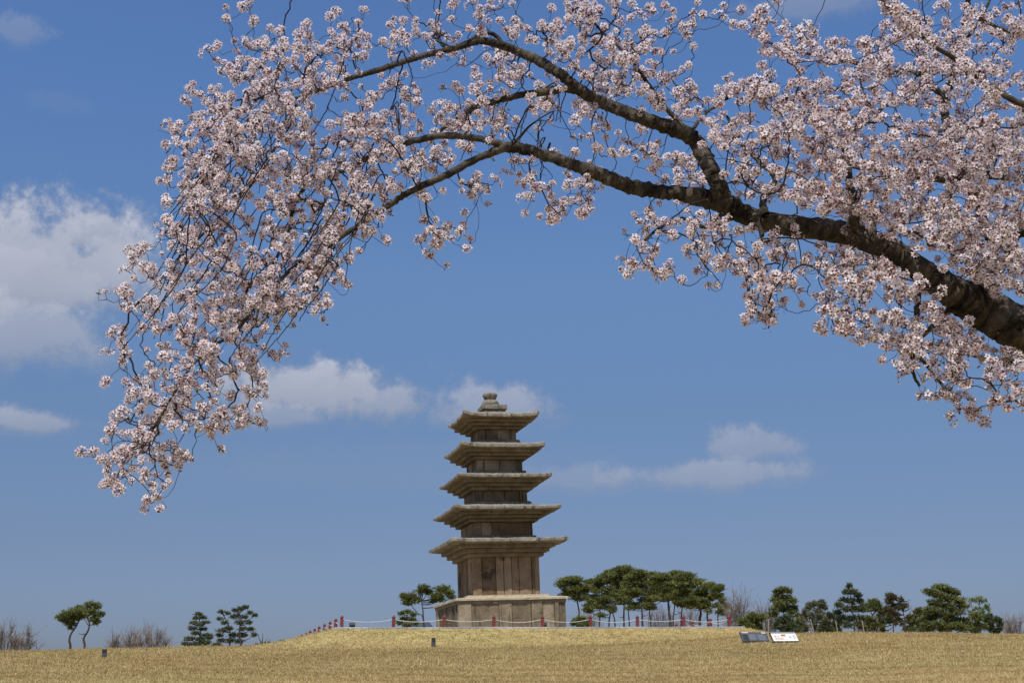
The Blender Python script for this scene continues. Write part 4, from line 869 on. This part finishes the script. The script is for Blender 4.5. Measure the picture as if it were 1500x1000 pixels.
# link every cluster to the nearest wood, nearest clusters first, so that twigs branch off twigs
d0 = np.array([np.linalg.norm(nodes-p, axis=1).min() for p in AP]); order = np.argsort(d0)
cap_n = len(nodes)+len(AP)*9; NP = np.zeros((cap_n, 3)); ND = np.zeros((cap_n, 3)); NPAR = np.full(cap_n, -1); DEP = np.zeros(cap_n)
NP[:len(nodes)] = nodes; ND[:len(nodes)] = ndir; nn = len(nodes); paths = []; cnt = np.zeros(cap_n)
axisd = []
for a in order:
    p = AP[a]; v = p-NP[:nn]; dist = np.linalg.norm(v, axis=1)+1e-6
    cosang = (v*ND[:nn]).sum(1)/dist
    cost = dist*(1.25-.35*cosang)+DEP[:nn]*.10
    k = int(cost.argmin()); s = NP[k]; L = dist[k]
    left = att[a, 0] < 1150
    droop = (.42 if left else .16)*min(L, .4)*(.5+rs.rand()); side = np.cross(ND[k], rs.randn(3)); side = side/(np.linalg.norm(side)+1e-6)*.12*L
    outx = np.array([-.35 if left else -.1, 0, 0])*min(L, .4)
    c1 = s+ND[k]*.38*min(L, .35)+side; c2 = p+np.array([0, 0, -1])*droop-outx*.3+rs.randn(3)*.05*L
    nseg = 8 if L > .15 else 5; t = np.linspace(0, 1, nseg+1)[:, None]
    B = (1-t)**3*s+3*(1-t)**2*t*c1+3*(1-t)*t*t*c2+t**3*p
    B[1:-1] += rs.randn(nseg-1, 3)*.006
    dd = np.gradient(B, axis=0); dd /= np.linalg.norm(dd, axis=1)[:, None]+1e-9
    idx = [k]
    for q in range(1, nseg):
        NP[nn] = B[q]; ND[nn] = dd[q]; NPAR[nn] = idx[-1]; DEP[nn] = DEP[k]+L*q/nseg*.5; idx.append(nn); nn += 1
    paths.append((idx, B)); j = idx[-1]; axisd.append((a, dd[-1]))
    while j >= 0: cnt[j] += 1; j = NPAR[j]
tw = MB()
for idx, B in paths:
    r = np.array([(.0016*max(1, cnt[j])**.40) for j in idx[1:]]); r = np.concatenate([[r[0]], r, [.0019]])
    tube(tw, B, np.minimum(r, .010), 4 if r.max() < .004 else 6, cap=False, jit=.15)
# short bare side twigs
for q in range(900):
    k = rs.randint(len(nodes), nn); d = ND[k]*.6+rs.randn(3)*.4; L = .03+.06*rs.rand(); a = NP[k]; b0 = rs.randn(3)*.25*L
    tube(tw, [a, a+d*L*.5+b0, a+d*L+np.array([0, 0, .012])], [.0022, .0018, .0011], 3, cap=False)
tag(tw.build('twigs', M['twig'], croot, smooth=True), kind='stuff')

def cluster(seed, nf, R, fr, buds=0.0, spray=0.0):
    """a ball of five petalled flowers on short stalks, stalks meeting at the origin, built along -Z"""
    r_ = np.random.RandomState(seed); V = []; F4 = []; c4 = []; m4 = []; F3 = []; c3 = []; m3 = []
    i_ = np.arange(nf)+.5; ph = np.arccos(1-1.78*i_/nf); tt = PI*(1+5**.5)*i_
    Dr = np.stack([np.cos(tt)*np.sin(ph), np.sin(tt)*np.sin(ph), np.cos(ph)], -1)+r_.randn(nf, 3)*.16; Dr /= np.linalg.norm(Dr, axis=1)[:, None]
    st = 1+.25*r_.rand(2); Cc = np.array([0, 0, 0.0])
    for k in range(nf):
        Cc = np.array([spray*(2*r_.rand()-1), 0, .3*spray*(r_.rand()-.5)])
        d = Dr[k]; c = Cc+d*R*(.8+.38*r_.rand())*np.array([st[0], 1, 1]); nrm = d+r_.randn(3)*.22; nrm /= np.linalg.norm(nrm)
        a = np.cross(nrm, r_.randn(3)); a /= np.linalg.norm(a); b = np.cross(nrm, a); tone = np.clip(.62+r_.randn()*.2, 0, 1); rot = r_.rand()*6; opn = r_.rand()
        isbud = r_.rand() < buds; cup = .25+.35*opn if not isbud else 1.6; fr_ = fr*(.85+.3*r_.rand())*(.62 if isbud else 1)
        for q in range(5):
            an = rot+q*2*PI/5+r_.randn()*.07; e = a*math.cos(an)+b*math.sin(an); w = np.cross(nrm, e); n0 = len(V)
            V += [c+e*fr_*.10, c+e*fr_*.62-w*fr_*.36+nrm*fr_*cup*.45, c+e*fr_*(1.0+.1*r_.rand())-w*.12*fr_+nrm*fr_*(cup*.7+.1*r_.randn()), c+e*fr_*(1.0+.1*r_.rand())+w*.16*fr_+nrm*fr_*(cup*.7+.1*r_.randn()), c+e*fr_*.62+w*fr_*.36+nrm*fr_*cup*.45]
            F4.append([n0, n0+1, n0+2, n0+3]); c4.append(np.clip(tone+r_.randn()*.07, 0, 1)); m4.append(2 if isbud else 0)
            F3.append([n0, n0+3, n0+4]); c3.append(c4[-1]); m3.append(2 if isbud else 0)
        n0 = len(V)     # red centre with stamens, calyx behind
        for q in range(5): an = rot+q*2*PI/5+.6; e = a*math.cos(an)+b*math.sin(an); V.append(c+e*fr_*.27+nrm*fr_*.19)
        V.append(c+nrm*fr_*.30)
        for q in range(5): F3.append([n0+q, n0+(q+1) % 5, n0+5]); c3.append(.5); m3.append(1)
        n0 = len(V)
        for q in range(3): an = q*2*PI/3; e = a*math.cos(an)+b*math.sin(an); V.append(c+e*fr_*.27-nrm*fr_*.02)
        V.append(c-nrm*fr_*.75)
        for q in range(3): F3.append([n0+q, n0+(q+1) % 3, n0+3]); c3.append(.5); m3.append(1)
        n0 = len(V); w = np.cross(d, r_.randn(3)); w /= np.linalg.norm(w); g0 = c-nrm*fr_*.4
        V += [Cc-w*.0007, Cc+w*.0007, g0+w*.0006, g0-w*.0006]; F4.append([n0, n0+1, n0+2, n0+3]); c4.append(.5); m4.append(3)
    # small dark bracts added in the core to deepen the gaps between flowers
    for q in range(12):
        n0 = len(V); d = r_.randn(3)*.010; w = r_.randn(3)*.006; V += [d, d+w, d+r_.randn(3)*.010]; F3.append([n0, n0+1, n0+2]); c3.append(.1); m3.append(4 if q % 3 == 0 else 1)
    return [np.array(x) for x in (V, F4, c4, m4, F3, c3, m3)]
CM = [M['petal'], M['calyx'], M['bud'], M['stalk'], M['young_leaf']]
TPL = [cluster(300+k, [10, 12, 9, 13, 11, 7, 12, 9, 6, 14][k], [.023, .025, .021, .027, .024, .019, .025, .022, .017, .028][k], .0182, [0, 0, .1, 0, .05, .15, 0, .1, .2, 0][k]) for k in range(10)]
TPL += [cluster(330+k, [12, 14, 11, 15][k], .024, .0182, .06, spray=[.045, .055, .04, .06][k]) for k in range(4)]
TM = []
def rotm(d):
    q = Vector(tuple(d)).to_track_quat('Z', 'Y').to_matrix(); a = rs.rand()*2*PI; return np.array(q)@np.array([[math.cos(a), -math.sin(a), 0], [math.sin(a), math.cos(a), 0], [0, 0, 1]])
inside = [(att[a, 2], i) for i, (a, d) in enumerate(axisd) if 20 < att[a, 0] < 1480 and 15 < att[a, 1] < 760]
near100 = set(i for _, i in sorted(inside)[:100])
bl = MB(); leafb = MB()
for i, (a, d) in enumerate(axisd):
    x = att[a, 0]; k = rs.choice([0, 1, 2, 3, 4, 5, 6, 7, 8, 9, 10, 12]) if x < 1150 else rs.choice([1, 3, 5, 9, 0, 7, 10, 11, 12, 13, 10, 11, 12, 13]); sc = (.62+.36*rs.rand()) if x < 1100 else (.70+.38*rs.rand()); Rm = rotm(d); p = AP[a]+d*.006
    if i in near100:
        while len(TM) < 14:
            kk = len(TM); V, F4, c4, m4, F3, c3, m3 = TPL[kk]; mb = MB(); mb.add(V, F4, c4, m4); mb.n -= len(V); mb.f3.append(F3+mb.n); mb.c3.append(c3); mb.m3.append(m3); mb.n += len(V); TM.append(mb.mesh('blossom_cluster', CM))
        o = bpy.data.objects.new('blossom_cluster', TM[k]); COL.objects.link(o); o.parent = croot
        o.location = tuple(p-np.array([TRX, TRY, tg])); o.rotation_mode = 'QUATERNION'; o.rotation_quaternion = Matrix(Rm.tolist()).to_quaternion(); o.scale = (sc,)*3
    else:
        V, F4, c4, m4, F3, c3, m3 = TPL[k]; VV = (V*sc)@Rm.T+p; j = (rs.rand()-.5)*.16
        bl.add(VV, F4, np.clip(c4+j, 0, 1), m4); bl.n -= len(VV); bl.f3.append(F3+bl.n); bl.c3.append(np.clip(c3+j, 0, 1)); bl.m3.append(m3); bl.n += len(VV)
    nl = rs.poisson(.5 if x < 1100 else 3.6)
    for q in range(nl):
        dl = rs.randn(3)*.5+d*.4; dl /= np.linalg.norm(dl); w = np.cross(dl, rs.randn(3)); w /= np.linalg.norm(w); L = .018+.02*rs.rand(); b0 = AP[a]-d*.01+rs.randn(3)*.012+dl*.012; nv = np.cross(dl, w)*L*.1
        leafb.add([b0, b0+dl*L*.5-w*L*.22, b0+dl*L+nv, b0+dl*L*.5+w*L*.22], [[0, 1, 2, 3]], rs.rand())
tag(bl.build('blossoms', CM, croot), kind='stuff')
tag(leafb.build('young_leaves', M['young_leaf'], croot), kind='stuff')
for e in EMPT:
    if '_o' in e: del e['_o']
